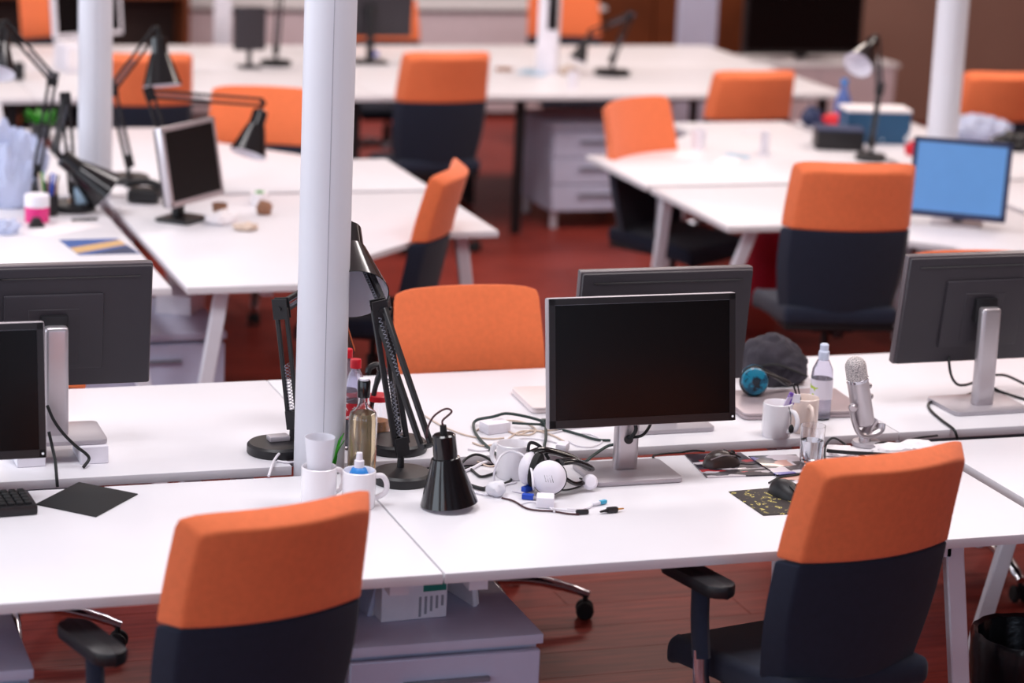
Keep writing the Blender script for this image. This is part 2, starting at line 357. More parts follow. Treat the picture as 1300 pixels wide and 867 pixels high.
def corner_desk(cx, cy, sx, sy, label, nb=0.78):
    t = thing('corner_desk', label, 'desk', (cx, cy, 0), 0, 'corner desks in crosses of four')
    g = 0.026; L = 1.38; B = 1.62
    pts = [(g, g), (L, g), (L, nb), (L - 0.24, nb), (0.64, 1.32), (0.64, B), (g, B)]
    poly = [(a * sx, b * sy) for a, b in pts]
    if sx * sy < 0: poly.reverse()
    P('desktop', prism(poly, DT - DTH, DT, 0.0025), 'white', t, 30)
    def l(a, b, da, db): desk_legs(t, [(a * sx, b * sy, da * sx, db * sy)])
    if sy < 0: l(L - 0.06, 0.07, 0.06, 0.0); l(L - 0.13, nb - 0.06, 0.16, -0.2)
    else: l(L - 0.3, nb - 0.2, 0.0, 0.0)
    l(0.16, B - 0.07, -0.12, 0.02); l(0.52, B - 0.07, 0.10, 0.02); l(0.1, 0.1, 0, 0)
    P('rail', box(sx * 0.68, sy * 0.40, DT - DTH - 0.022, 1.2, 0.04, 0.04), 'leg', t)
    P('rail', box(sx * 0.33, sy * 0.85, DT - DTH - 0.022, 0.04, 1.3, 0.04), 'leg', t)
    return t
CX1, CX2, CY = -0.02, 3.675, 4.575
corner_desk(CX1, CY, 1, -1, 'white corner desk under the small silver framed monitor', 0.83)
corner_desk(CX1, CY, 1, 1, 'white corner desk behind the small silver framed monitor, bearing a tall black lamp', 0.74)
corner_desk(CX1, CY, -1, -1, 'white corner desk carrying the pink jar and blue postcard')
corner_desk(CX1, CY, -1, 1, 'white corner desk behind the pink jar and left pillar')
corner_desk(CX2, CY, -1, -1, 'white corner desk in front of the navy and orange chair, under the blue screen', 0.85)
corner_desk(CX2, CY, -1, 1, 'white corner desk behind the blue screen, holding papers and a black box', 0.76)
corner_desk(CX2, CY, 1, -1, 'white corner desk cut by the right picture edge, nearer side')
corner_desk(CX2, CY, 1, 1, 'white corner desk behind the right pillar, heaped with wrapped bits')
# far benches
def bench(x0, x1, y0, label):
    t = thing('bench_desk', label, 'desk', (x0, y0, 0), 0)
    w = x1 - x0
    P('desktop', prism([(0, 0), (w, 0), (w, 0.96), (0, 0.96)], DT - DTH, DT, 0.0025), 'white', t, 30)
    for xx in ((0.1 if x0 < 1 else 0.78), w - 0.1): desk_legs(t, [(xx, 0.08, 0, 0), (xx, 0.88, 0, 0)], ma='black')
    P('rail', box(w / 2, 0.3, DT - DTH - 0.03, w - 0.2, 0.05, 0.05), 'rail', t)
    return t
for i, (xa, xb, nm) in enumerate([(-1.72, 0.1, 'left'), (0.104, 1.82, 'middle'), (1.824, 4.42, 'right')]):
    bench(xa, xb, 7.08, 'long white far desk, nearer half, %s' % ['left stretch behind the left lamps', 'centre stretch behind the middle pillar', 'right stretch before the water bottle'][i])
    bench(xa, xb, 8.05, 'long white far desk, rear half, %s' % ['left stretch with white framed monitor', 'centre stretch with small dark screen', 'right stretch with white computer'][i])

# ------------------------------------------------------------------ chairs
def back_shell(z0, z1, zt, w_fn, nx=14, nz=8, th=0.05, top_round=True):
    """curved backrest slab between z0 and z1: concave to the sitter (+y), leaning back with height"""
    bm = bmesh.new(); G = []
    for side in (0, 1):
        rows = []
        for k in range(nz + 1):
            z = z0 + (z1 - z0) * k / nz; row = []
            hw = w_fn(z)
            for i in range(nx + 1):
                u = -1 + 2 * i / nx
                x = hw * u
                if side == 1:
                    x *= (hw - 0.030) / hw
                    if top_round: z = z0 + (z1 - 0.032 - z0) * k / nz
                yc = -0.19 - 0.20 * (z - 0.48) - 0.10 * max(0, z - 0.85) ** 1.2 + 0.045 * u * u
                tt = th
                zz = z
                if top_round and k == nz: zz = z - 0.012 * abs(u) ** 8
                row.append(bm.verts.new((x, yc + (tt / 2 if side == 0 else -tt / 2), zz)))
            rows.append(row)
        G.append(rows)
    for s, rows in enumerate(G):
        for k in range(nz):
            for i in range(nx):
                q = (rows[k][i], rows[k][i + 1], rows[k + 1][i + 1], rows[k + 1][i]); bm.faces.new(q if s else q[::-1])
    a, b = G
    for i in range(nx):
        bm.faces.new((a[0][i], a[0][i + 1], b[0][i + 1], b[0][i])); bm.faces.new((a[nz][i + 1], a[nz][i], b[nz][i], b[nz][i + 1]))
    for k in range(nz):
        bm.faces.new((a[k + 1][0], a[k][0], b[k][0], b[k + 1][0])); bm.faces.new((a[k][nx], a[k + 1][nx], b[k + 1][nx], b[k][nx]))
    bmesh.ops.recalc_face_normals(bm, faces=bm.faces)
    es = [e for e in bm.edges if len(e.link_faces) == 2 and e.calc_face_angle() > R(38)]
    bmesh.ops.bevel(bm, geom=es, offset=0.009, segments=3, profile=0.6, affect='EDGES')
    return bm
ZB, ZM, ZT = 0.47, 0.785, 1.045
def bw(z):
    t = (z - ZB) / (ZT - ZB)
    w = 0.220 + 0.027 * math.sin(PI / 2 * min(1, t * 2.5)) if t < 0.4 else 0.247 - 0.016 * ((t - 0.4) / 0.6) ** 1.6
    if t > 0.97: w -= 0.004
    return w
def make_chair(label, group):
    t = thing('office_chair', label, 'chair', (0, 0, 0), 0, group)
    s = box(0, 0.02, 0.455, 0.465, 0.48, 0.075, 0.032, 4)
    for v in s.verts:
        if v.co.y > 0.12: v.co.z -= 0.9 * (v.co.y - 0.12) ** 2 * 3
        v.co.z -= 0.03 * (1 - (v.co.x / 0.24) ** 2) * (1 if v.co.z > 0.46 else 0) * 0.5
        if v.co.y < -0.1: v.co.x *= 0.93
    P('seat', s, 'navy', t)
    P('seat_shell', box(0, 0.0, 0.408, 0.42, 0.42, 0.022, 0.01, 2), 'black', t)
    P('backrest', back_shell(ZB, ZM - 0.0015, ZT, bw, th=0.06, top_round=False), 'navy', t)
    P('headrest_cover', back_shell(ZM + 0.0015, ZT, ZT, bw, th=0.062), 'orange', t, label='orange fabric upper half of the backrest')
    P('back_support', tube([(0, -0.02, 0.385), (0, -0.17, 0.375), (0, -0.195, 0.40), (0, -0.195, 0.49)], 0.022, 8, 5, 0.5), 'black', t)
    for s_ in (-1, 1):
        ap = plate(s_ * 0.268, 0.085, 0.660, 0.08, 0.25, 0.032, 0.04, 6, 0.009)
        pad = P('armrest', ap, 'black', t)
        P('arm_post', tube([(s_ * 0.268, 0.07, 0.645), (s_ * 0.268, 0.065, 0.56), (s_ * 0.268, 0.05, 0.47)], 0.028, 10, 4, 0.7), 'navy', pad)
        P('arm_bracket', join(tube([(s_ * 0.268, 0.052, 0.49), (s_ * 0.268, 0.04, 0.405), (s_ * 0.24, 0.03, 0.385), (s_ * 0.12, 0.02, 0.385)], 0.021, 10, 5, 0.7)), 'chrome', pad)
    P('gas_lift', join(cyl((0, 0, 0.12), (0, 0, 0.27), 0.028, 0.026, 16), cyl((0, 0, 0.26), (0, 0, 0.40), 0.015, None, 12)), 'black', t)
    P('mechanism', box(0, 0.0, 0.385, 0.16, 0.22, 0.035, 0.008, 2), 'black', t)
    P('hub', cyl((0, 0, 0.085), (0, 0, 0.135), 0.045, 0.038, 20, 0.006), 'chrome', t)
    for k in range(5):
        a = 2 * PI * k / 5 + 0.3; c, s2 = math.cos(a), math.sin(a)
        lg = P('base_leg', tube([(0.02 * c, 0.02 * s2, 0.115), (0.14 * c, 0.14 * s2, 0.118), (0.25 * c, 0.25 * s2, 0.098), (0.325 * c, 0.325 * s2, 0.075)], [0.026, 0.024, 0.022, 0.019, 0.016], 10, 5, 0.75), 'chrome', t)
        wx, wy = 0.315 * c, 0.315 * s2; n = Vector((-s2, c, 0)); o = Vector((wx, wy, 0.028)); ca = []
        for q in (-1, 1): ca.append(cyl(o + n * (q * 0.007), o + n * (q * 0.026), 0.0275, None, 16, 0.005))
        ca.append(cyl(o + n * -0.01, o + n * 0.01, 0.012, None, 8)); ca.append(cyl((wx, wy, 0.03), (wx, wy, 0.078), 0.008, None, 8))
        P('caster', join(*ca), 'rubber', lg)
    return t
GRP = 'orange and navy office chairs'
proto = None
def chair(px_x, by, z_top, rz, label, arms=False):
    """chair whose backrest top stands at (x, by)"""
    global proto
    dx, dy = -math.sin(rz), math.cos(rz)
    loc = (px_x + dx * 0.315, by + dy * 0.315, z_top - ZT)
    if proto is None:
        proto = make_chair(label, GRP); o = proto; o.location = loc; o.rotation_euler = (0, 0, rz)
    else: o = dup(proto, loc, rz, label, GRP, () if arms else ('armrest',))
    # chairs are set to different heights: casters stay on the floor
    dz = z_top - ZT
    for ch in o.children:
        nm = ch.name.split('.')[0]
        if nm in ('base_leg', 'hub'): ch.location.z = -dz
        if nm == 'gas_lift': ch.location.z = -dz * 0.5
    return o
chair(-0.445, -0.35, 1.035, R(15), 'nearest left office chair, orange backrest turned to the viewer, at the keyboard desk', True)
chair(0.988, -0.30, 1.06, R(12), 'nearest right office chair with seat and armrest showing, before the spattered mouse mat', True)
chair(0.645, 1.98, 0.958, R(181), 'office chair facing the viewer behind the second row, bright orange, right of the folded lamp')
chair(-0.745, 2.02, 0.955, R(178), 'office chair hidden behind the left raised monitor, only a bit of orange below it')
chair(2.40, 2.05, 1.008, R(176), 'office chair whose orange top edge just shows above the right monitor back')
chair(2.44, 2.92, 1.13, R(-11), 'tall backed office chair left of the blue screen, navy lower back in full view')
c = at(803, 122, 0.99); chair(c.x - 0.035, c.y, 0.99, R(212), 'office chair facing the viewer at the papers desk, orange front lit')
c = aty(955, 90, 6.42); chair(c.x + 0.05, c.y, c.z, R(2), 'office chair at the far desk right end, only its dark orange top showing')
c = aty(566, 66, 6.68); chair(c.x + 0.03, c.y, c.z, R(2), 'office chair seen from behind at the far desk, right of the middle pillar')
c = at(580, 203, 1.0); chair(c.x - 0.02, c.y - 0.12, 1.0, R(62), 'office chair seen from the side at the silver framed monitor desk')
c = at(335, 107, 0.97); chair(c.x, c.y, 0.97, R(165), 'office chair facing the viewer, partly hid by the middle pillar')
c = aty(188, 68, 6.72); chair(c.x, c.y, c.z, R(0), 'office chair with its back to the viewer beside the left pillar')
c = aty(1285, 92, 6.0); chair(c.x, c.y, c.z, R(-8), 'office chair cut by the right picture edge behind the wrapped bits')
c = aty(712, -8, 10.1); chair(c.x, c.y, c.z, R(175), 'farthest bright orange chair behind the far desk, between white computer and black lamp')
c = aty(478, -4, 9.6); chair(c.x, c.y, c.z + 0.01, R(180), 'far orange chair mostly hid by the dark monitor back right of the middle pillar')
c = aty(62, -14, 9.3); chair(c.x, c.y, c.z, R(200), 'far orange chair at top left beside the white framed monitor')

# ------------------------------------------------------------------ monitors
def monitor(loc, rz, label, zc, w=0.513, h=0.332, tilt=R(9), base=(0.245, 0.185), post=0.062, led=True, screen='screen', front='bezel', rim='silverp', postm='silver', basem='silverp', off=0.075):
    """screen looks along local -y"""
    t = thing('monitor', label, 'monitor', loc, rz)
    P('stand_base', plate(0, 0.0, 0.007, base[0], base[1], 0.012, 0.018, 5, 0.003), basem, t)
    P('stand_post', xf(box(0, 0.02, (zc + 0.01) / 2 + 0.006, post, 0.034, zc + 0.01 - 0.004, 0.012, 3), Matrix.Identity(4)), postm, t)
    tm = Matrix.Translation((0, 0.02 - off, zc)) @ Matrix.Rotation(-tilt, 4, 'X')
    def T(bm): return xf(bm, tm)
    P('hinge', box(0, (0.042 - off + 0.005) / 2, zc, 0.07, max(0.02, off - 0.04), 0.07, 0.006, 2), 'black', t)
    bz = P('frame', T(box(0, 0, 0, w, 0.026, h, 0.006, 2)), rim, t)
    fr = P('bezel', T(join(*[box(*q, 0.0, 1) for q in [(0, -0.0135, h / 2 - 0.010, w - 0.006, 0.004, 0.016), (0, -0.0135, -h / 2 + 0.012, w - 0.006, 0.004, 0.020), (-w / 2 + 0.011, -0.0135, 0, 0.016, 0.004, h - 0.006), (w / 2 - 0.011, -0.0135, 0, 0.016, 0.004, h - 0.006)]])), front, t)
    P('screen', T(box(0, -0.0125, 0.001, w - 0.036, 0.003, h - 0.040)), screen, t)
    bc = P('back_cover', T(join(box(0, 0.017, 0, w - 0.008, 0.016, h - 0.008, 0.007, 2), box(0, 0.028, -0.01, w * 0.5, 0.016, h * 0.62, 0.01, 2))), 'backcov', t)
    P('vent_slot', T(box(0, 0.0254, h / 2 - 0.030, w * 0.86, 0.003, 0.004)), 'gloss', bc)
    P('mount_plate', T(box(0, 0.0365, -0.02, 0.13, 0.003, 0.15, 0.001, 1)), 'backcov', bc)
    if led: P('power_light', T(cyl((w / 2 - 0.011, -0.0165, -h / 2 + 0.012), (w / 2 - 0.011, -0.0155, -h / 2 + 0.012), 0.003, None, 10)), 'chin', fr)
    return t
def panel_center_z(px, pyt, pyb, y): return (aty(px, pyt, y).z + aty(px, pyb, y).z) / 2
mx = (aty(697, 378, 0.60).x + aty(938, 370, 0.60).x) / 2
MM = monitor((mx, 0.655, DT), 0, 'black flat monitor facing the viewer in the middle of the front desk row', 1.062 - DT)
P('cable', tube([(0.0, 0.003, 0.17), (0.01, -0.02, 0.13), (0.0, -0.012, 0.105), (0.0, 0.004, 0.10)], 0.005, 8), 'cord', MM)
P('cable_port', cyl((0, 0.004, 0.095), (0, -0.001, 0.095), 0.012, None, 16), 'black', MM)
P('cable', tube([(0.0, 0.0, 0.10), (0.03, -0.025, 0.115), (0.07, 0.01, 0.15), (0.10, 0.05, 0.19)], 0.004, 8), 'cord', MM)
c1, c2 = aty(727, 340, 1.16), aty(952, 332, 1.16)
monitor(((c1.x + c2.x) / 2, 1.09, DT), PI, 'dark monitor seen from behind, standing right behind the middle front monitor', c1.z - 0.166 - DT, tilt=R(6), rim='rimgrey')
c1 = aty(1140, 318, 1.20)
MR = monitor((c1.x + 0.256, 1.115, DT), PI + R(1), 'dark monitor seen from behind on a silver stand at the right, near the microphone', c1.z - 0.166 - DT, tilt=R(8), rim='rimgrey')
c1 = aty(188, 325, 1.19)
ML = monitor((c1.x - 0.255, 1.10, DT + 0.047), PI, 'dark monitor seen from behind at left, its stand raised on white blocks', c1.z - 0.166 - DT - 0.047, tilt=R(7), rim='rimgrey')
c1 = aty(58, 412, 0.72)
monitor((c1.x - 0.255, 0.795, DT), 0, 'black flat monitor facing the viewer, cut by the left picture edge', c1.z - 0.166 - DT, tilt=R(8))
for dx in (-0.075, 0.085):
    b = ML.location; one('riser_block', box(0, 0, 0.0235, 0.072, 0.13, 0.047, 0.002, 1), 'label', 'white block under the %s side of the raised left monitor stand' % ('left' if dx < 0 else 'right'), 'block', (b.x + dx, 1.0 + 0.06, DT), 0, 'white riser blocks')
# background monitors
c = at(233, 281)
monitor((c.x + 0.0, c.y + 0.02, DT), R(46), 'small monitor with silver frame and dark screen beside the left pillar', 0.225, 0.37, 0.30, R(10), (0.17, 0.15), 0.05, False, 'screen', 'silver', 'silver', 'black', 'black', 0.05)
c = at(1232, 287)
monitor((c.x - 0.035, c.y + 0.05, DT), R(-34), 'monitor showing a plain blue screen on the right corner desk', 0.185, 0.39, 0.315, R(14), (0.2, 0.16), 0.05, False, 'bluescr', 'navyp', 'navyp', 'silver', 'silver', 0.05)
c = at(468, 80)
monitor((c.x, c.y, DT), R(178), 'dark monitor back on a black stand on the far desk, right of the middle pillar', 0.29, 0.50, 0.30, R(5), (0.2, 0.16), 0.04, False, 'screen', 'bezel', 'backcov', 'black', 'black')
c = at(84, 62)
monitor((c.x + 0.06, c.y - 0.1, DT), R(28), 'monitor in white frame with black screen at far left behind the left pillar', 0.25, 0.46, 0.32, R(6), (0.2, 0.16), 0.05, False, 'screen', 'label', 'label', 'label', 'label')

# ------------------------------------------------------------------ jointed desk lamps
def lamp(label, base, elbow, head, sdir, pin=None, slen=1.0, br=0.080, lining=True, cordp=None, springs=True, shade_off=0.035, rod=0.0055, gap=0.013, base_ma='black'):
    """base/elbow/head are world points; the shade hangs from head and opens along sdir"""
    base = Vector(base); o = Vector(base)
    elbow = Vector(elbow) - o; head = Vector(head) - o; sdir = Vector(sdir).normalized()
    pin = (Vector(pin) - o) if pin is not None else Vector((0, 0, 0)); pin.z = 0.03
    t = thing('desk_lamp', label, 'desk lamp', base)
    P('base', lathe([(0, 0), (br - 0.002, 0), (br, 0.003), (br, 0.022), (br - 0.006, 0.028), (0.02, 0.030), (0, 0.030)], 36), base_ma, t)
    P('socket', cyl(pin - Vector((0, 0, 0.004)), pin + Vector((0, 0, 0.055)), 0.0095, 0.008, 14, 0.002), 'black', t)
    p0 = pin + Vector((0, 0, 0.06))
    def arm(a, b, nm):
        d = (b - a).normalized(); s = d.cross(Vector((0, 0, 1))); s = s.normalized() if s.length > 0.05 else Vector((1, 0, 0)); n = s.cross(d).normalized()
        for q in (-1, 1): P(nm, bar(a + n * (q * gap), b + n * (q * gap), rod * 2, rod * 2, n), 'black', t)
        if springs:
            L = (b - a).length
            for q in (-1, 1):
                st = a + d * 0.02 + s * (q * 0.011); pts = []
                turns = 14
                for k in range(turns * 6 + 1):
                    f = k / (turns * 6); an = 2 * PI * turns * f
                    pts.append(st + d * (L * 0.42 * f) + (s * math.cos(an) + n * math.sin(an)) * 0.0042)
                P('spring', tube(pts, 0.0010, 4, 0), 'rail', t)
        return d, s, n
    d, s, n = arm(p0, elbow, 'lower_arm')
    P('pivot', join(bar(p0 - d * 0.03 + s * 0.010, p0 + d * 0.02 + s * 0.010, 0.034, 0.003, s), bar(p0 - d * 0.03 - s * 0.010, p0 + d * 0.02 - s * 0.010, 0.034, 0.003, s)), 'black', t)
    d2, s2, n2 = arm(elbow, head, 'upper_arm')
    P('elbow', join(bar(elbow - d * 0.028 + s * 0.011, elbow + d * 0.026 + s * 0.011, 0.040, 0.003, s), bar(elbow - d * 0.028 - s * 0.011, elbow + d * 0.026 - s * 0.011, 0.040, 0.003, s), cyl(elbow - s * 0.02, elbow + s * 0.02, 0.005, None, 10)), 'black', t)
    for q in (-1, 1): P('bolt', cyl(elbow + d * 0.012 + n * (q * gap) + s * 0.012, elbow + d * 0.012 + n * (q * gap) + s * 0.018, 0.005, None, 8), 'chrome', t)
    top = head + sdir * shade_off
    P('head_joint', join(cyl(head - s2 * 0.016, head + s2 * 0.016, 0.008, None, 10), bar(head, top, 0.018, 0.006)), 'black', t)
    k = slen
    prof = [(0, 0), (0.026 * k, 0), (0.0305 * k, 0.004), (0.032 * k, 0.062 * k), (0.037 * k, 0.064 * k), (0.075 * k, 0.185 * k), (0.0735 * k, 0.185 * k), (0.035 * k, 0.066 * k), (0, 0.066 * k)]
    sh = P('shade', orient(lathe(prof, 36), top, sdir), 'gloss', t)
    if lining: P('shade_lining', orient(lathe([(0.0, 0.069 * k), (0.034 * k, 0.069 * k), (0.0728 * k, 0.1845 * k)], 36), top, sdir), 'shadei', sh)
    P('cap', orient(cyl((0, 0, -0.022), (0, 0, 0.002), 0.008, 0.009, 10), top, sdir), 'rubber', sh)
    if cordp: P('cord', tube([Vector(q) - o for q in cordp], 0.0028, 6), 'cordr', t)
    return t
# folded lamp in front
b1 = at(510, 611); pin1 = at(508, 607)
e1 = aty(482, 393, 0.735); h1 = aty(541, 566, 0.60); top1 = aty(561, 553, 0.57)
sd = Vector((0.10, -0.05, -1.0)).normalized(); s_tip = at(570, 638, DT + 0.0115); top1 = s_tip - sd * (0.185 * 0.95)
L1 = lamp('black jointed desk lamp folded so its shade stands on the front desk', (b1.x, b1.y, DT), e1, h1, sd, (pin1.x, pin1.y, DT), 0.95, 0.076, True,
     None, True, 0.0, 0.0068, 0.016)
# move its shade to stand on the desk
for ch in L1.children:
    if ch.name.startswith('shade'): ch.location = (top1 - h1)
P('cord', tube([q - Vector((b1.x, b1.y, DT)) for q in [top1 - sd * 0.018, top1 - sd * 0.034, top1 + Vector((0.018, 0, 0.055)), top1 + Vector((0.004, 0.005, 0.062)), top1 + Vector((-0.022, 0.01, 0.045)), top1 + Vector((-0.034, 0.02, 0.015)), h1 + Vector((0, 0, 0.02))]], 0.0028, 6), 'cordr', L1)
P('head_joint', bar(h1 - Vector((b1.x, b1.y, DT)), top1 + Vector((0, 0, -0.02)) - Vector((b1.x, b1.y, DT)), 0.012, 0.006), 'black', L1)
# lamp left of the pillar
b2 = at(352, 574); e2 = aty(357, 391, 1.045)
lamp('black jointed desk lamp with round base left of the middle pillar', (b2.x, b2.y, DT), e2, aty(420, 352, 1.20), (0.05, 0.25, -0.9), (at(371, 572).x, at(371, 572).y, DT), 1.0, 0.080)
# lamp behind the folded one, white shade mouth toward the viewer
b3 = at(492, 577); e3 = aty(488, 391, 0.80); sd3 = Vector((-0.12, -0.80, -0.58)).normalized(); m3 = aty(449, 374, 0.90); h3 = m3 - sd3 * (0.185 * 1.22 + 0.02)
lamp('black jointed desk lamp behind the folded one, white shade mouth toward the viewer', (b3.x + 0.035, 0.985, DT), e3, h3, sd3, (b3.x + 0.03, 0.965, DT), 1.22, 0.082, True, None, True, 0.02)
# background lamps
bb = at(163, 231); lamp('tall black lamp on the rear left corner desk, shade above the orange chair', (bb.x, bb.y, DT), aty(142, 113, 4.86), aty(200, 36, 4.86), (0.05, -0.25, -1), None, 1.05, 0.085)
bb = at(222, 247); lamp('black lamp with level upper arm behind the silver framed monitor', (bb.x, bb.y, DT), aty(190, 119, bb.y), aty(334, 130, bb.y + 0.1), (-0.35, -0.3, -0.95), None, 1.0, 0.075)
bb = at(92, 266); lamp('black lamp by the left pillar with its black shade tipped down low', (bb.x, bb.y, DT), aty(83, 126, bb.y), aty(70, 192, bb.y - 0.05), (0.80, -0.05, -0.66), None, 1.12, 0.088, False)
bb = at(52, 250); lamp('black lamp at far left reaching up to the left picture edge', (bb.x, bb.y + 0.1, DT), aty(67, 100, bb.y + 0.1), aty(4, 28, bb.y + 0.1), (-0.2, -0.55, -0.85), None, 1.0, 0.08)
bb = at(1105, 203); lamp('black lamp with white lit shade mouth on the right corner desk before the blue box', (bb.x, bb.y, DT), aty(1117, 112, bb.y + 0.02), aty(1112, 46, bb.y + 0.02), (-0.75, -0.62, -0.62), None, 0.95, 0.07)
bb = at(777, 95); lamp('black lamp with flat round base on the far desk right of the white tower', (bb.x, bb.y, DT), aty(800, 20, bb.y), aty(748, 42, bb.y), (-0.4, -0.1, -0.9), None, 0.7, 0.10)
bb = at(350, 83); lamp('thin black lamp on the far desk beside the small dark screen', (bb.x, bb.y, DT), aty(357, -20, bb.y), aty(330, -60, bb.y), (-0.3, -0.1, -0.9), None, 0.8, 0.085)

# ------------------------------------------------------------------ front desk left: keyboard, mat
kb = at(47, 655); t = thing('keyboard', 'black computer keyboard at the left picture edge', 'keyboard', (kb.x - 0.225, kb.y + 0.072, DT), R(3))
kbm = box(0, -0.01, 0.013, 0.45, 0.135, 0.024, 0.006, 2)
P('case', kbm, 'black', t)
key = None
for r_ in range(5):
    for c_ in range(21):
        if key is None: o = P('key', box(0, 0, 0.028, 0.0165, 0.0165, 0.008, 0.002, 1), 'rubber', t); key = o.data
        else: o = bpy.data.objects.new('key', key); COL.objects.link(o); o.parent = t
        o.location = (-0.205 + c_ * 0.0205, -0.058 + r_ * 0.0235, 0)
mp = [at(45, 641), at(122, 657), at(175, 628), at(100, 613)]
mc = sum(mp, Vector()) / 4
one('mouse_mat', prism([(q.x - mc.x, q.y - mc.y) for q in mp], 0, 0.003, 0.0008), 'rubber', 'plain black mouse mat lying askew beside the keyboard', 'mouse mat', (mc.x, mc.y, DT))

# ------------------------------------------------------------------ cups and bottles by the pillar
def mug_parts(t, r, h, ma='ceramic', hang=0.0, handle=True):
    P('body', lathe([(0, 0), (r * 0.92, 0), (r * 0.98, 0.004), (r, h * 0.5), (r, h - 0.002), (r - 0.002, h), (r - 0.0045, h - 0.003), (r - 0.005, 0.008), (0, 0.007)], 36), ma, t)
    if handle:
        c, s = math.cos(hang), math.sin(hang)
        pts = [((r - 0.003) * 1, h * 0.82), (r + 0.018, h * 0.80), (r + 0.029, h * 0.58), (r + 0.024, h * 0.34), (r - 0.002, h * 0.20)]
        P('handle', tube([(a * c, a * s, z) for a, z in pts], 0.0058, 10, 6, 1.2), ma, t)
def mug(px, py, r, h, ma, hang, label, group=None):
    q = at(px, py); t = thing('mug', label, 'mug', (q.x, q.y, DT), 0, group); mug_parts(t, r, h, ma, hang); return t
m1 = mug(404, 640, 0.044, 0.098, 'ceramic', R(20), 'white mug holding a frosted plastic cup, at the pillar foot')
q = m1.location
one('plastic_cup', lathe([(0, 0), (0.026, 0), (0.037, 0.112), (0.0362, 0.112), (0.0252, 0.002), (0, 0.002)], 32), 'frost', 'frosted white plastic cup standing inside the left white mug', 'cup', (q.x, q.y, DT + 0.060))
m2 = mug(455, 643, 0.041, 0.094, 'ceramic', R(-2), 'white mug holding a blue dropper bottle, beside the lamp base')
q = m2.location; t = thing('dropper_bottle', 'blue and white dropper bottle standing in a white mug', 'bottle', (q.x, q.y + 0.004, DT + 0.009))
P('bottle', lathe([(0, 0), (0.022, 0), (0.024, 0.006), (0.024, 0.075), (0.018, 0.088), (0.011, 0.092), (0, 0.092)], 24), 'bluep', t)
P('cap', lathe([(0, 0.09), (0.0125, 0.09), (0.012, 0.108), (0.0085, 0.110), (0.007, 0.128), (0, 0.130)], 20), 'label', t)
# sprig of leaf
q = at(428, 606); t = thing('plant_sprig', 'bright green leaf sprig beside the pillar foot', 'plant', (q.x, q.y + 0.05, DT))
for k, (ang, ln) in enumerate([(0.3, 0.10), (1.2, 0.08), (-0.5, 0.085)]):
    bm = bmesh.new(); rows = []
    for i in range(7):
        f = i / 6; wd_ = 0.011 * math.sin(PI * min(1, f * 0.95 + 0.05)); c = Vector((math.cos(ang) * 0.03 * f * f, math.sin(ang) * 0.02 * f * f, ln * f))
        nrm = Vector((-math.sin(ang), math.cos(ang), 0)); rows.append([bm.verts.new(c - nrm * wd_), bm.verts.new(c + Vector((0.003, 0, 0))), bm.verts.new(c + nrm * wd_)])
    for a, b in zip(rows[:-1], rows[1:]):
        for i in range(2): bm.faces.new((a[i], a[i + 1], b[i + 1], b[i]))
    r_ = bmesh.ops.solidify(bm, geom=bm.faces[:], thickness=0.0008); P('leaf', bm, 'green', t)
# oil bottle
q = at(459, 597); t = thing('oil_bottle', 'clear glass bottle of pale amber liquid with dark cap, right of the pillar', 'bottle', (q.x, q.y, DT))
P('glass', lathe([(0, 0), (0.034, 0), (0.037, 0.004), (0.037, 0.140), (0.033, 0.156), (0.018, 0.168), (0.0145, 0.180), (0.0145, 0.222), (0.0125, 0.222), (0.0125, 0.180), (0.016, 0.168), (0.031, 0.155), (0.0345, 0.138), (0.0345, 0.006), (0, 0.005)], 36), 'glass', t)
P('liquid', lathe([(0, 0.0055), (0.0342, 0.0065), (0.0342, 0.137), (0.0308, 0.154), (0, 0.154)], 32), 'vinegar', t)
P('cap', lathe([(0, 0.196), (0.0165, 0.196), (0.0168, 0.236), (0.015, 0.240), (0, 0.240)], 24), 'gloss', t)
P('cap_top', lathe([(0, 0.240), (0.0125, 0.240), (0.0125, 0.245), (0, 0.245)], 20), 'label', t)
def cola(x, y, label):
    t = thing('soda_bottle', label, 'bottle', (x, y, DT), 0, 'red capped soda bottles')
    P('shell', lathe([(0, 0), (0.030, 0), (0.0325, 0.006), (0.031, 0.05), (0.0325, 0.075), (0.0325, 0.12), (0.0325, 0.145), (0.028, 0.175), (0.017, 0.205), (0.0125, 0.213), (0.0125, 0.228), (0.0115, 0.228), (0.0115, 0.213), (0.016, 0.204), (0.027, 0.174), (0.0313, 0.145), (0.0313, 0.01), (0, 0.003)], 32), 'pet', t)
    P('drink', lathe([(0, 0.004), (0.031, 0.010), (0.031, 0.10), (0, 0.10)], 28), 'cola', t)
    P('label_band', lathe([(0.0331, 0.085), (0.0331, 0.130)], 32), 'redlabel', t)
    P('cap', lathe([(0, 0.220), (0.0148, 0.220), (0.0148, 0.240), (0.0135, 0.243), (0, 0.243)], 24), 'red', t)
q = aty(452, 452, 1.02); cola(q.x, 1.02, 'red capped soda bottle, the nearer of two by the pillar')
q = aty(442, 443, 1.13); cola(q.x - 0.002, 1.13, 'red capped soda bottle half hid by the pillar, the farther of two')
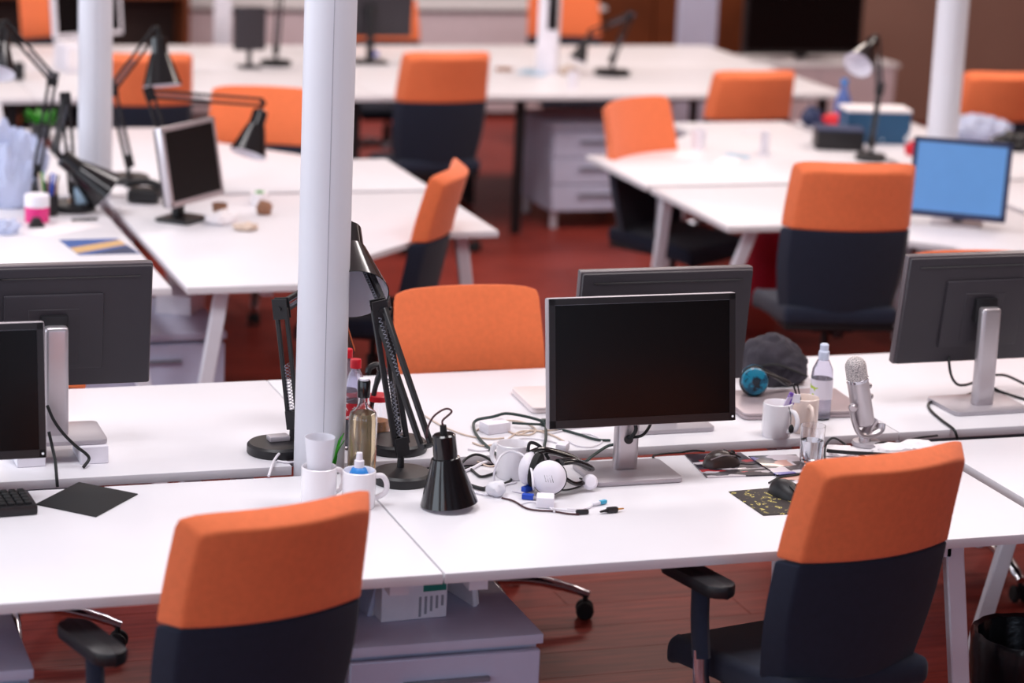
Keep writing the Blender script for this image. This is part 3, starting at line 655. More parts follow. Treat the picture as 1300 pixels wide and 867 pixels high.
# jar standing behind lamp base
q = at(487, 563); t = thing('glass_jar', 'glass jar with red lid and brown contents behind the lamp arm', 'jar', (q.x + 0.0, 1.105, DT))
P('glass', lathe([(0, 0), (0.029, 0), (0.032, 0.004), (0.032, 0.085), (0.026, 0.096), (0.026, 0.106), (0.024, 0.106), (0.024, 0.096), (0.030, 0.084), (0.030, 0.006), (0, 0.005)], 32), 'glass', t)
P('contents', lathe([(0, 0.0055), (0.0295, 0.0065), (0.0295, 0.050), (0, 0.052)], 28), 'amber', t)
P('lid', lathe([(0, 0.104), (0.028, 0.104), (0.028, 0.118), (0.026, 0.120), (0, 0.120)], 28), 'red', t)
# handheld black phone standing between bottle and lamp
q = aty(472, 545, 1.10); t = thing('handset', 'black handset standing upright between the amber bottle and lamp arm', 'handset', (q.x, 1.10, DT))
P('handle', tube([(0, 0, 0.0), (-0.004, 0, 0.06), (0.004, 0.0, 0.13), (0.02, 0, 0.19)], [0.009, 0.009, 0.011, 0.013], 10, 6, 0.6), 'black', t)
P('earpiece', tube([(0.02, 0, 0.185), (0.01, -0.004, 0.205), (-0.012, -0.008, 0.20), (-0.02, -0.01, 0.185)], 0.011, 10, 5, 0.7), 'black', t)
# small grey tag box on left lamp base
q = at(352, 566); one('card_reader', box(0, 0, 0.007, 0.055, 0.035, 0.014, 0.003, 2), 'silverp', 'small grey card reader lying on the round lamp base left of the pillar', 'card reader', (b2.x + 0.004, b2.y + 0.01, DT + 0.030), R(6))
q = at(378, 578)

# ------------------------------------------------------------------ cables (each its own thing)
def cable(pts, r, ma, label, lift=None, name='cable'):
    V = []
    for i, p in enumerate(pts):
        if len(p) > 3: V.append(aty(p[0], p[1], p[3])); continue
        z = DT + r + 0.0008 + (p[2] if len(p) > 2 else 0.0); V.append(at(p[0], p[1], z))
    o = V[0].copy(); o.z = DT
    return one(name, tube([v - o for v in V], r, 7, 6), ma, label, 'cable', o)
cable([(378, 571, 0.02), (362, 570, 0.02), (349, 583, 0.01), (341, 604, 0.004)], 0.0035, 'cordw', 'white cable curving down the desk edge left of the pillar')
cable([(377, 586), (365, 587), (352, 585)], 0.003, 'cordw', 'short white cable crossing before the round lamp base')
cable([(652, 592), (628, 575), (608, 556), (601, 541), (606, 533, .01), (626, 529, .03), (642, 525, .035), (664, 528, .03), (686, 534, .02), (693, 540, .01)], 0.0042, 'cordg', 'thick dark green cable looping behind the far mug')
cable([(693, 540, .01), (716, 546), (737, 552), (757, 558), (775, 559)], 0.0036, 'cordg', 'thin dark cable running from the knot to below the monitor')
cable([(693, 540, .01), (693, 556, .01), (692, 570), (710, 573), (728, 581), (742, 586), (752, 579, .01), (770, 567, .02), (781, 564, .03)], 0.0042, 'cordg', 'dark green cable leading from the knot to the monitor stand')
cable([(650, 537, .01), (668, 538, .01), (692, 539, .01)], 0.0036, 'cordg', 'short dark green cable between white adapter and knot')
cable([(583, 592), (592, 582, .01), (604, 577, .015), (618, 581, .01), (632, 592), (645, 603), (649, 609), (640, 614), (625, 617), (610, 620), (596, 617)], 0.0036, 'cord', 'black cable looping left of the white headphones')
cable([(584, 597), (595, 594), (604, 601), (612, 605), (630, 600), (652, 593)], 0.0036, 'cord', 'black cable lying in a flat wave beside the shade')
cable([(594, 615), (606, 619), (616, 621)], 0.005, 'cord', 'short thick black cable by the shade rim')
cable([(628, 613, .01), (627, 603, .03), (630, 590, .06), (637, 578, .075), (648, 573, .08), (661, 576, .08), (670, 584, .075), (675, 598, .06), (677, 617, .03), (678, 622)], 0.003, 'cordw', 'white earphone cable arching over the headphones')
cable([(637, 632), (652, 636), (668, 645), (684, 648), (702, 649), (720, 652), (735, 653)], 0.0024, 'cordr', 'thin dark red cable on the desk before the white adapter')
cable([(650, 623), (664, 626), (680, 633), (694, 641), (704, 650)], 0.0024, 'cordw', 'thin white cable crossing the dark red one')
cable([(585, 600), (600, 594), (612, 588), (624, 585)], 0.004, 'cordw', 'white strap like cable between shade and far mug')
cable([(540, 528), (560, 540), (590, 552), (620, 557), (640, 556)], 0.0022, 'cordb', 'thin beige cable on the second row desk right of the lamp')
cable([(600, 562), (615, 566), (640, 560), (660, 548), (690, 547), (720, 543)], 0.0024, 'cordb', 'beige cable tangled near the white adapter')
cable([(640, 545), (658, 552), (676, 546), (700, 552), (716, 560)], 0.0024, 'cordb', 'beige cable winding behind the far mug')
cable([(722, 560), (734, 566), (752, 567), (764, 560), (752, 552), (738, 550)], 0.0022, 'cordw', 'white cable in an open loop left of the monitor post')
cable([(700, 550), (726, 544), (760, 541), (776, 540)], 0.0022, 'cordw', 'white cable lying straight under the monitor edge')
cable([(866, 574), (850, 575), (835, 577), (829, 580), (834, 588), (820, 595), (800, 597), (776, 598), (758, 600)], 0.0028, 'cord', 'black cable crossing the stand base of the middle monitor')
cable([(866, 574), (880, 572), (895, 573)], 0.0028, 'cord', 'black cable leading to the ribbed mouse')
cable([(940, 589), (955, 590), (975, 586), (1000, 592), (1020, 596), (1028, 599), (1010, 603), (990, 606), (976, 613)], 0.0024, 'cord', 'thin black mouse cable zigzagging over the magazines')
cable([(1048, 592), (1047, 573, .012), (1050, 562, .03), (1058, 556, .04), (1070, 562, .02), (1085, 574), (1098, 580)], 0.0030, 'cord', 'black cable loop standing up right of the water glass')
cable([(1050, 572, .02), (1058, 573, .02), (1085, 575, .015), (1120, 577, .01), (1150, 580)], 0.0052, 'cord', 'thick black strap lying before the microphone foot')
cable([(1102, 568), (1118, 562, .01), (1140, 562), (1165, 556, .01), (1190, 553)], 0.0028, 'cord', 'black cable to the right of the microphone foot')
cable([(1110, 574), (1128, 568), (1150, 570), (1172, 562)], 0.0028, 'cordw', 'white cable to the right of the microphone foot')
cable([(1204, 440, .16), (1206, 470, .10), (1213, 486, .05), (1224, 489, .03), (1238, 485, .02)], 0.0042, 'cord', 'black cable hanging from the right monitor back')
cable([(1238, 498), (1222, 503), (1200, 507), (1180, 511), (1181, 520), (1195, 533), (1206, 541), (1212, 547, 0, .882), (1216, 558, 0, .876)], 0.0042, 'cord', 'black cable dropping over the desk edge at right')
cable([(1250, 486, .03), (1268, 496, .01), (1288, 503), (1310, 509)], 0.0042, 'cord', 'black cable running right from the monitor stand')
cable([(1262, 476, .04), (1278, 477, .03), (1300, 487, .01), (1312, 492)], 0.0042, 'cord', 'upper black cable reaching the right picture edge')
cable([(1262, 494), (1280, 506), (1305, 520)], 0.0042, 'cord', 'lowest black cable at the right picture edge')
cable([(60, 515, 0, .97), (68, 533, 0, .97), (80, 550, 0, .97), (96, 566, 0, .97), (109, 576, 0, .975), (113, 583, 0, .978), (106, 593)], 0.0042, 'cord', 'black cable arching from behind the left front monitor')
cable([(62, 548, 0, .93), (66, 566, 0, .92), (70, 585, 0, .90), (72, 607, 0, .872), (73, 618, 0, .868)], 0.0042, 'cord', 'black cable hanging straight beside the left front monitor')
cable([(594, 570), (612, 572), (630, 568), (648, 560), (668, 556), (700, 560), (716, 566)], 0.0024, 'cordw', 'white cable winding between the shade and the monitor edge')
cable([(602, 548), (616, 540), (640, 534), (664, 536), (680, 545), (672, 552), (650, 550)], 0.0024, 'cordb', 'beige cable coiled around the white adapter')
cable([(606, 586), (622, 592), (640, 588), (656, 592)], 0.0024, 'cordb', 'short beige cable in front of the far mug')
cable([(600, 624), (616, 628), (628, 624), (640, 616), (656, 612)], 0.0024, 'cordw', 'thin white cable left of the crumpled wrap')
cable([(660, 640), (676, 637), (700, 645), (730, 648), (748, 644)], 0.0020, 'cordw', 'fine white lead ending at the cyan boot')
cable([(700, 618), (716, 622), (734, 618), (744, 611), (736, 607)], 0.0022, 'cord', 'fine black lead curled under the headphone band')
# adapters and connectors
def lump(name, px, py, s, ma, label, cat, rz=0, z=0.0, bev=0.006):
    q = at(px, py); return one(name, box(0, 0, s[2] / 2, *s, bev, 2), ma, label, cat, (q.x, q.y, DT + z), rz)
lump('power_adapter', 628, 548, (0.075, 0.05, 0.030), 'label', 'white power adapter lying behind the far mug', 'adapter', R(15))
lump('network_plug', 714, 572, (0.030, 0.045, 0.022), 'label', 'white square plug right of the black headphone cushion', 'plug', R(-35))
lump('usb_charger', 692, 642, (0.045, 0.05, 0.028), 'label', 'white charger block before the white headphones', 'charger', R(-20))
o = lump('ferrite_bead', 739, 653, (0.034, 0.013, 0.013), 'black', 'black cylinder bead on the dark red cable', 'cable bead', R(-2), 0.0, 0.006)
q = at(777, 651); t = thing('audio_plug', 'black audio plug with copper tip at the cable end', 'plug', (q.x, q.y, DT + 0.008), R(8))
P('body', xf(box(0, 0, 0, 0.03, 0.015, 0.014, 0.005, 2), Matrix.Identity(4)), 'black', t); P('tip', cyl((0.014, 0, 0), (0.032, 0, 0), 0.003, 0.002, 8), 'brass', t); P('strain_relief', cyl((-0.034, 0, -0.002), (-0.012, 0, 0), 0.0025, 0.005, 8), 'black', t)
q = at(763, 641); t = thing('network_connector', 'clear network plug with a cyan boot on a white lead', 'plug', (q.x, q.y, DT + 0.007), R(20))
P('boot', box(0.006, 0, 0, 0.02, 0.011, 0.010, 0.003, 2), 'cyan', t); P('body', box(-0.016, 0, 0, 0.024, 0.011, 0.008, 0.002, 1), 'frost', t); P('lead', tube([(-0.028, 0, 0), (-0.05, -0.01, -0.003), (-0.075, -0.004, -0.004), (-0.10, 0.012, -0.004)], 0.0025, 7), 'cordw', t)
for k, (px, py, a) in enumerate([(669, 624, 30), (670, 634, -28)]):
    q = at(px, py); t = thing('video_plug', 'blue video plug left of the white charger, %s of two' % ('rear' if k == 0 else 'front'), 'plug', (q.x, q.y, DT + 0.008), R(a), 'blue video plugs')
    P('shell', box(0, 0, 0, 0.03, 0.016, 0.014, 0.003, 2), 'blued', t); P('contact', box(0.018, 0, 0, 0.010, 0.013, 0.007), 'silver', t)
q = at(633, 632)
bm = bmesh.new(); bmesh.ops.create_icosphere(bm, subdivisions=3, radius=0.026)
for v in bm.verts:
    v.co *= 1 + 0.25 * noise.noise(v.co * 70); v.co.z = v.co.z * 0.75 + 0.019
    v.co.z = max(v.co.z, 0)
one('crumpled_wrap', bm, 'frost', 'crumpled clear wrap lying left of the white charger', 'wrapping', (q.x, q.y + 0.02, DT))
# cable knot
q = at(692, 541); one('cable_clip', box(0, 0, 0.011, 0.028, 0.02, 0.022, 0.008, 2), 'cordg', 'dark clip where the green cables meet left of the monitor', 'cable clip', (q.x, q.y, DT))
mug(650, 605, 0.043, 0.090, 'ceramic', R(120), 'white mug standing behind the white headphones')

# ------------------------------------------------------------------ white headphones
q = at(690, 616); hp = thing('headphones', 'white and black headphones lying before the far mug', 'headphones', (q.x, q.y, DT)); o = Vector((q.x, q.y, DT))
c1 = at(697, 606, DT + 0.052) - o; c1.z = 0.052; n1 = Vector((-0.38, -0.86, 0.30)).normalized()
c2 = c1 + Vector((-0.030, 0.075, 0.004)); n2 = Vector((-0.75, 0.55, 0.10)).normalized()
def cup(c, n, inner, k):
    P('ear_cup', orient(lathe([(0, 0.020), (0.022, 0.019), (0.036, 0.012), (0.043, 0.0), (0.043, -0.008), (0.040, -0.012), (0, -0.012)], 32), c, n), 'label', hp)
    P('ear_cushion', orient(lathe([(0.012, -0.012), (0.040, -0.012), (0.045, -0.018), (0.044, -0.028), (0.034, -0.033), (0.022, -0.030), (0.014, -0.018), (0, -0.016)], 32), c, n), 'rubber', hp)
cup(c1, n1, None, 0); cup(c2, n2, None, 1)
side = n1.cross(Vector((0, 0, 1))).normalized()
for k in range(4):
    a = c1 + n1 * 0.0202 + side * (-0.010 + 0.006 * k) + Vector((0, 0, -0.004))
    upv = side.cross(n1).normalized()
    P('slot', bar(a - upv * 0.009 - side * 0.003, a + upv * 0.009 + side * 0.003, 0.0016, 0.0012), 'black', hp)
P('headband', tube([c1 - n1 * 0.004 + Vector((0.03, 0.01, 0.035)), c1 + Vector((0.075, 0.035, 0.028)), c1 + Vector((0.125, 0.06, 0.004)), c1 + Vector((0.130, 0.085, -0.005)), c1 + Vector((0.09, 0.10, 0.02)), c2 + Vector((0.045, 0.008, 0.042)), c2 + Vector((0.01, 0.0, 0.038))], 0.017, 12, 6, 0.5), 'gloss', hp)
P('headband', tube([c1 - n1 * 0.006 + Vector((0.035, 0.0, 0.0)), c1 + Vector((0.075, 0.015, -0.025)), c1 + Vector((0.11, 0.035, -0.03))], 0.009, 10, 5, 0.6), 'gloss', hp)
P('band_end', orient(lathe([(0, 0.012), (0.014, 0.010), (0.020, 0.002), (0.020, -0.006), (0, -0.008)], 24), c1 + Vector((0.122, 0.030, -0.028)), (-0.1, -0.9, 0.35)), 'label', hp)
P('boom', tube([c2 + n2 * 0.0 + Vector((0.0, 0.01, 0.04)), c2 + Vector((0.01, 0.02, 0.06)), c2 + Vector((0.035, 0.015, 0.05)), c2 + Vector((0.055, 0.0, 0.02))], 0.0045, 8, 6), 'black', hp)

# ------------------------------------------------------------------ magazines, mats, mice
def sheet(name, corners, th, ma, label, cat, z=0.0):
    pts = [at(*q) for q in corners]; c = sum(pts, Vector()) / len(pts)
    pl = [(v.x - c.x, v.y - c.y) for v in pts]
    ar = sum(pl[i][0] * pl[(i + 1) % len(pl)][1] - pl[(i + 1) % len(pl)][0] * pl[i][1] for i in range(len(pl)))
    if ar < 0: pl.reverse()
    return one(name, prism(pl, 0, th, th * 0.2), ma, label, cat, (c.x, c.y, DT + z))
sheet('magazine', [(897, 607), (984, 604), (940, 576), (869, 578)], 0.004, 'magazineb', 'dark covered magazine lying under the ribbed mouse', 'magazine')
sheet('magazine', [(986, 606), (1034, 601), (1010, 580), (950, 582)], 0.003, 'magazine', 'colour printed magazine lying behind the spattered mouse mat', 'magazine', 0.0045)
sheet('leaflet', [(1000, 612), (1040, 609), (1040, 598), (985, 606)], 0.001, 'magazine', 'printed leaflet peeking out behind the nearest right chair', 'leaflet')
sheet('mouse_mat', [(925, 625), (969, 655), (1060, 650), (1040, 615)], 0.003, 'splat', 'dark mouse mat with yellow paint spatter beside the right chair', 'mouse mat')
def mouse(loc, rz, label, shell, accent, ribbed):
    t = thing('computer_mouse', label, 'mouse', loc, rz)
    bm = bmesh.new(); bmesh.ops.create_uvsphere(bm, u_segments=28, v_segments=16, radius=1.0)
    for v in bm.verts:
        x, y_, z = v.co; v.co = Vector((x * 0.033 * (1 + 0.12 * y_), y_ * 0.058, max(z, -0.05) * 0.040 * (1 - 0.22 * y_)))
        if v.co.z < 0: v.co.z = 0
    bmesh.ops.remove_doubles(bm, verts=bm.verts, dist=0.0001)
    P('shell', bm, shell, t)
    P('wheel', cyl((-0.004, 0.036, 0.026), (0.004, 0.036, 0.026), 0.009, None, 16, 0.002), 'rubber', t)
    for s in (-1, 1): P('button', xf(box(s * 0.0105, 0.036, 0.0265, 0.017, 0.036, 0.004, 0.0015, 2), Matrix.Translation((0, 0.036, 0.0265)) @ Matrix.Rotation(R(-28), 4, 'X') @ Matrix.Translation((0, -0.036, -0.0265))), shell, t)
    P('side_grip', orient(lathe([(0, 0.004), (0.010, 0.003), (0.015, 0)], 20), (-0.0268, -0.006, 0.015), (-1, 0, 0.45)), accent, t)
    if ribbed:
        for k in (-1, 1): P('trim', tube([(k * 0.012, -0.045, 0.022), (k * 0.021, -0.01, 0.032), (k * 0.020, 0.03, 0.025)], 0.0022, 6), 'silver', t)
    return t
MATS['mouse_brown'] = None; del MATS['mouse_brown']
M['mousebrown'] = mat('mouse_brown', (58, 48, 46), 0.3, var=0.1); M['mouseblue'] = mat('mouse_blue', (74, 96, 128), 0.3, 0.2)
q = at(915, 592); mouse((q.x, q.y, DT + 0.0045), R(-75), 'glossy brown ribbed mouse on the dark magazine', 'mousebrown', 'mousebrown', True)
q = at(999, 631); mouse((q.x, q.y, DT + 0.0035), R(-155), 'black mouse with blue grey side on the spattered mat', 'black', 'mouseblue', False)

# ------------------------------------------------------------------ glass, right mugs, bottle, microphone
q = at(1029, 588); t = thing('water_glass', 'clear drinking glass part full of water beside the magazines', 'glass', (q.x, q.y, DT))
P('glass', lathe([(0, 0), (0.028, 0), (0.030, 0.003), (0.0335, 0.105), (0.0322, 0.105), (0.0288, 0.012), (0, 0.011)], 36), 'glass', t)
P('water', lathe([(0, 0.0112), (0.0286, 0.0122), (0.0303, 0.066), (0, 0.066)], 32), 'water', t)
ma_ = mug(985, 553, 0.041, 0.096, 'ceramic', R(-62), 'white mug with a lilac wrapper and spoon string, left of a pair')
mb_ = mug(1019, 547, 0.040, 0.098, 'cream', R(-95), 'cream mug with dark stirrer, right of a pair')
q = ma_.location; t = thing('tea_wrapper', 'folded lilac tea wrapper sticking out of the white mug', 'wrapper', (q.x + 0.022, q.y - 0.015, DT + 0.086))
P('sheet', xf(box(0, 0, 0.018, 0.036, 0.004, 0.046, 0.0015, 1), Matrix.Rotation(R(25), 4, 'Y') @ Matrix.Rotation(R(20), 4, 'Z')), 'lilac', t); P('fold', xf(box(0.018, 0.006, 0.024, 0.03, 0.003, 0.026, 0.001, 1), Matrix.Rotation(R(-30), 4, 'Z')), 'label', t)
one('tea_tag', join(tube([(0, -0.0435, 0.094), (0.006, -0.046, 0.07), (0.008, -0.046, 0.045)], 0.0012, 6), lathe([(0, 0.02), (0.007, 0.024), (0.009, 0.034), (0.004, 0.044), (0, 0.046)], 12).__class__() if False else xf(lathe([(0, 0.02), (0.006, 0.024), (0.0085, 0.034), (0.004, 0.044), (0, 0.046)], 12), Matrix.Translation((0.008, -0.0515, 0)))), 'rubber', 'dark tea tag on a string hanging down the white mug', 'tea tag', (q.x + 0.012, q.y - 0.001, DT))
q = mb_.location; one('stirrer', join(cyl((0.01, 0, 0.012), (-0.035, 0.01, 0.135), 0.003, None, 8), cyl((0.012, 0.006, 0.012), (-0.012, 0.028, 0.125), 0.0022, None, 8)), 'black', 'dark stirring sticks leaning in the cream mug', 'stirrer', (q.x, q.y, DT))
q = at(1040, 531); t = thing('water_bottle', 'clear plastic water bottle with pale cap left of the microphone', 'bottle', (q.x, q.y, DT))
P('shell', lathe([(0, 0), (0.028, 0), (0.031, 0.005), (0.0305, 0.06), (0.031, 0.125), (0.029, 0.145), (0.0165, 0.172), (0.0135, 0.178), (0.0125, 0.178), (0.0155, 0.170), (0.0275, 0.144), (0.0295, 0.125), (0.0295, 0.006), (0, 0.004)], 32), 'pet', t)
P('water', lathe([(0, 0.0045), (0.0293, 0.0065), (0.0293, 0.118), (0, 0.118)], 28), 'water', t)
P('label_band', lathe([(0.0316, 0.062), (0.0316, 0.118)], 32), stops_mat('bottle_label', [(0, (226, 222, 234)), (0.62, (176, 200, 60)), (0.68, (150, 130, 190)), (0.74, (226, 222, 234))], 22, 0.4), t)
P('cap', lathe([(0, 0.172), (0.0155, 0.172), (0.0155, 0.196), (0.012, 0.200), (0.0125, 0.215), (0.009, 0.219), (0, 0.219)], 24), M.setdefault('paleblue', mat('pale_cap', (206, 216, 236), 0.4)), t)
# microphone
fb = aty(1108, 562, 0.80); q = at(1108, 570); mic = thing('microphone', 'silver studio microphone on a swivel stand', 'microphone', (q.x, 0.80, DT)); o = Vector((q.x, 0.80, DT))
top = aty(1084, 450, 0.80) - o; bot = aty(1097, 538, 0.80) - o; ax = (top - bot).normalized(); Lb = (top - bot).length
P('foot', lathe([(0, 0), (0.040, 0), (0.042, 0.004), (0.038, 0.012), (0.02, 0.016), (0, 0.016)], 32), 'silverp', mic)
P('neck', tube([(-0.012, -0.01, 0.012), (-0.010, -0.008, 0.03), (0.004, 0, 0.052), (0.020, 0.004, 0.072)], [0.016, 0.015, 0.014, 0.014], 12, 5), 'silver', mic)
yc = aty(1112, 538, 0.80) - o
P('yoke', tube([bot + ax * 0.055 + Vector((-0.034, -0.012, 0)), bot + ax * 0.02 + Vector((-0.036, -0.014, 0)), bot + Vector((-0.020, -0.014, -0.020)), bot + Vector((0.015, -0.01, -0.028)), bot + Vector((0.045, -0.004, -0.018)), bot + Vector((0.050, 0.0, 0.0))], 0.015, 12, 6, 0.5), 'silver', mic)
P('body', orient(lathe([(0, 0), (0.026, 0.0), (0.0295, 0.004), (0.0295, Lb * 0.62), (0, Lb * 0.62)], 36), bot, ax), 'silver', mic)
P('ring', orient(lathe([(0.029, Lb * 0.615), (0.0308, Lb * 0.62), (0.0308, Lb * 0.655), (0.029, Lb * 0.66)], 36), bot, ax), 'chrome', mic)
gt = [(0.0292, Lb * 0.655), (0.0292, Lb * 0.82)] + [(0.0292 * math.cos(a), Lb * 0.82 + 0.030 * math.sin(a)) for a in [PI / 2 * k / 8 for k in range(1, 9)]]
P('grille', orient(lathe(gt[:-1] + [(0, Lb * 0.82 + 0.030)], 36), bot, ax), 'grille', mic)
P('knob', orient(cyl((0, 0, 0), (0, 0, 0.014), 0.013, 0.011, 20, 0.003), bot + ax * 0.055 + Vector((-0.034, -0.018, 0)), (-0.45, -0.9, 0)), 'silver', mic)
for k in (0.40, 0.55): P('dial', orient(cyl((0, 0, 0), (0, 0, 0.008), 0.008, 0.007, 14, 0.002), bot + ax * (Lb * k) + Vector((0.0285, -0.004, 0)), (1, -0.1, 0)), 'silver', mic)
# crumpled papers behind right chair
for k, (px, py, sx) in enumerate([(1066, 577, 0.05), (1135, 574, 0.06), (1165, 570, 0.05)]):
    q = at(px, py); bm = bmesh.new(); bmesh.ops.create_icosphere(bm, subdivisions=3, radius=1.0)
    for v in bm.verts:
        f = 1 + 0.35 * noise.noise(v.co * 2.5 + Vector((k * 5, 0, 0))); v.co = Vector((v.co.x * sx * f, v.co.y * sx * 0.7 * f, max(0, v.co.z * 0.016 * f + 0.008)))
    one('crumpled_paper', bm, 'paper', ['crumpled white paper left of the microphone foot', 'crumpled white paper right of the microphone foot', 'crumpled white paper at the desk gap, above the right chair'][k], 'paper', (q.x, q.y, DT))

# ------------------------------------------------------------------ laptops, bag, teal headphones on second row
q = at(1005, 518); t = thing('laptop', 'closed grey laptop under the grey bag and teal headphones', 'laptop', (q.x, q.y + 0.01, DT), R(-4))
P('base', plate(0, 0, 0.007, 0.37, 0.255, 0.010, 0.02, 5, 0.002), 'laptop', t); P('lid', plate(0, 0, 0.0165, 0.37, 0.255, 0.008, 0.02, 5, 0.003), 'laptop', t); P('foot_strip', plate(0, 0, 0.001, 0.35, 0.235, 0.002, 0.02, 4, 0.0), 'rubber', t)
LZ = DT + 0.0207
q = at(735, 512); t = thing('laptop', 'closed pale laptop left of and behind the middle monitor', 'laptop', (q.x, q.y + 0.02, DT), R(-3))
P('base', plate(0, 0, 0.006, 0.33, 0.23, 0.010, 0.018, 5, 0.002), 'laptopw', t); P('lid', plate(0, 0, 0.0148, 0.33, 0.23, 0.007, 0.018, 5, 0.003), 'laptopw', t)
c = at(983, 484, DT); t = thing('cloth_bag', 'crumpled dark grey cloth bag lying behind the grey laptop', 'bag', (c.x, c.y, DT))
bm = bmesh.new(); bmesh.ops.create_icosphere(bm, subdivisions=5, radius=1.0)
for v in bm.verts:
    n_ = v.co.normalized(); f = 1 + 0.10 * noise.noise(n_ * 1.5 + Vector((3, 1, 0))) + 0.035 * math.sin(10 * n_.z - 9 * n_.x + 5 * noise.noise(n_ * 2.2)) + 0.03 * noise.noise(n_ * 6)
    v.co = Vector((n_.x * 0.105 * f, n_.y * 0.075 * f, max(0.0, n_.z * 0.100 * f * (1 - 0.35 * n_.x) + 0.042)))
P('body', bm, 'cloth', t, 180)
P('strap', tube([(-0.09, -0.05, 0.06), (-0.04, -0.083, 0.075), (0.02, -0.085, 0.055), (0.075, -0.062, 0.03)], 0.008, 8, 6, 0.4), 'rubber', t)
c = at(957, 503, LZ); t = thing('headphones', 'black headphones with teal shiny ear cups before the grey bag', 'headphones', (c.x, c.y, LZ))
for (cc, nn) in [((0, 0, 0.044), (-0.25, -0.95, 0.2)), ((0.02, 0.055, 0.044), (0.2, 0.9, 0.2))]:
    P('ear_cup', orient(lathe([(0, 0.014), (0.02, 0.013), (0.036, 0.006), (0.040, -0.004), (0, -0.008)], 32), cc, nn), 'teal', t)
    P('ear_cushion', orient(lathe([(0.0, -0.008), (0.040, -0.008), (0.043, -0.016), (0.038, -0.024), (0.018, -0.024), (0.014, -0.012), (0, -0.012)], 32), cc, nn), 'rubber', t)
P('headband', tube([(0.02, 0.01, 0.07), (0.06, 0.02, 0.055), (0.12, 0.035, 0.03), (0.125, 0.055, 0.02), (0.09, 0.065, 0.04), (0.03, 0.06, 0.07)], 0.010, 10, 6, 0.5), 'black', t)

# ------------------------------------------------------------------ pedestals and things under the desks
def pedestal(x0, x1, yf, depth, h, label, ndraw=3, group='grey drawer pedestals', legs=False):
    t = thing('drawer_pedestal', label, 'pedestal', ((x0 + x1) / 2, yf, 0), 0, group); w = x1 - x0
    z0 = 0.10 if legs else 0.03
    P('body', box(0, depth / 2 + 0.01, (z0 + h - 0.024) / 2, w - 0.012, depth - 0.02, h - 0.024 - z0, 0.002, 1), 'grey', t)
    P('top', box(0, depth / 2 - 0.005, h - 0.012, w, depth + 0.01, 0.024, 0.003, 2), 'grey', t)
    dh = (h - 0.034 - z0) / ndraw
    for k in range(ndraw):
        d = P('drawer', box(0, -0.004, z0 + dh * (k + 0.5), w - 0.014, 0.018, dh - 0.006, 0.003, 1), 'greyd', t)
        P('handle', bar((-w * 0.22, -0.022, z0 + dh * (k + 0.62)), (w * 0.22, -0.022, z0 + dh * (k + 0.62)), 0.012, 0.012), 'rail', d)
    for sx in (-1, 1):
        for yy in (0.06, depth - 0.06):
            P('caster' if not legs else 'leg', cyl((sx * (w / 2 - 0.05), yy, 0.001), (sx * (w / 2 - 0.05), yy, z0 + 0.006), 0.02, None, 12), 'rubber' if not legs else 'leg', t)
    return t
pedestal(-0.205, 0.272, 0.075, 0.56, 0.55, 'grey pedestal under the front desks carrying a white box, bottom centre')
pedestal(-1.38, -0.915, 0.10, 0.56, 0.55, 'grey pedestal cut by the left picture edge under the keyboard desk')
pedestal(-0.38, 0.19, 3.17, 0.56, 0.53, 'grey pedestal behind the left raised monitor, below the postcard desk')
c = at(700, 292, 0.0); pedestal(c.x - 0.02, c.x + 0.52, c.y, 0.56, 0.56, 'grey far pedestal on legs under the far desk, centre of picture', 3, 'grey drawer pedestals', True)
FP = c.copy()
# box on near pedestal
q = at(527, 788, 0.55); t = thing('carton', 'white carton with teal label patch on the near pedestal', 'box', (q.x - 0.004, q.y + 0.055, 0.55), R(3))
P('carton_body', box(0, 0, 0.061, 0.165, 0.10, 0.120, 0.002, 1), 'label', t)
P('label_patch', box(0.050, -0.0505, 0.086, 0.058, 0.001, 0.034), 'greenl', t)
for k in range(5): P('print_bar', box(0.014 + k * 0.014, -0.0505, 0.032 + 0.003 * k, 0.006, 0.001, 0.05 - 0.006 * k), 'labelg', t)
for k, (px, py, a) in enumerate([(462, 784, 8), (448, 788, -6), (594, 772, 12)]):
    q = at(px, py, 0.55); t = thing('folder', ['tilted grey folder left of the white carton', 'folder at the left end of the near pedestal', 'white folder edge right of the white carton'][k], 'folder', (q.x, q.y + 0.10, 0.55), R(a), 'folders on the near pedestal')
    P('cover', xf(box(0, 0, 0.059, 0.012, 0.20, 0.116, 0.002, 1), Matrix.Rotation(R([14, -3, -8][k]), 4, 'Y')), ['grey', 'navyp', 'label'][k], t); P('sheets', xf(box(0.009, 0, 0.056, 0.006, 0.19, 0.106), Matrix.Rotation(R([14, -3, -8][k]), 4, 'Y')), 'paper', t)
# white box on postcard desk pedestal
q = at(236, 402, 0.53); one('paper_box', box(0, 0, 0.035, 0.13, 0.16, 0.07, 0.002, 1), 'label', 'white paper box on the pedestal behind the left raised monitor', 'box', (q.x, q.y + 0.1, 0.53), R(-30))
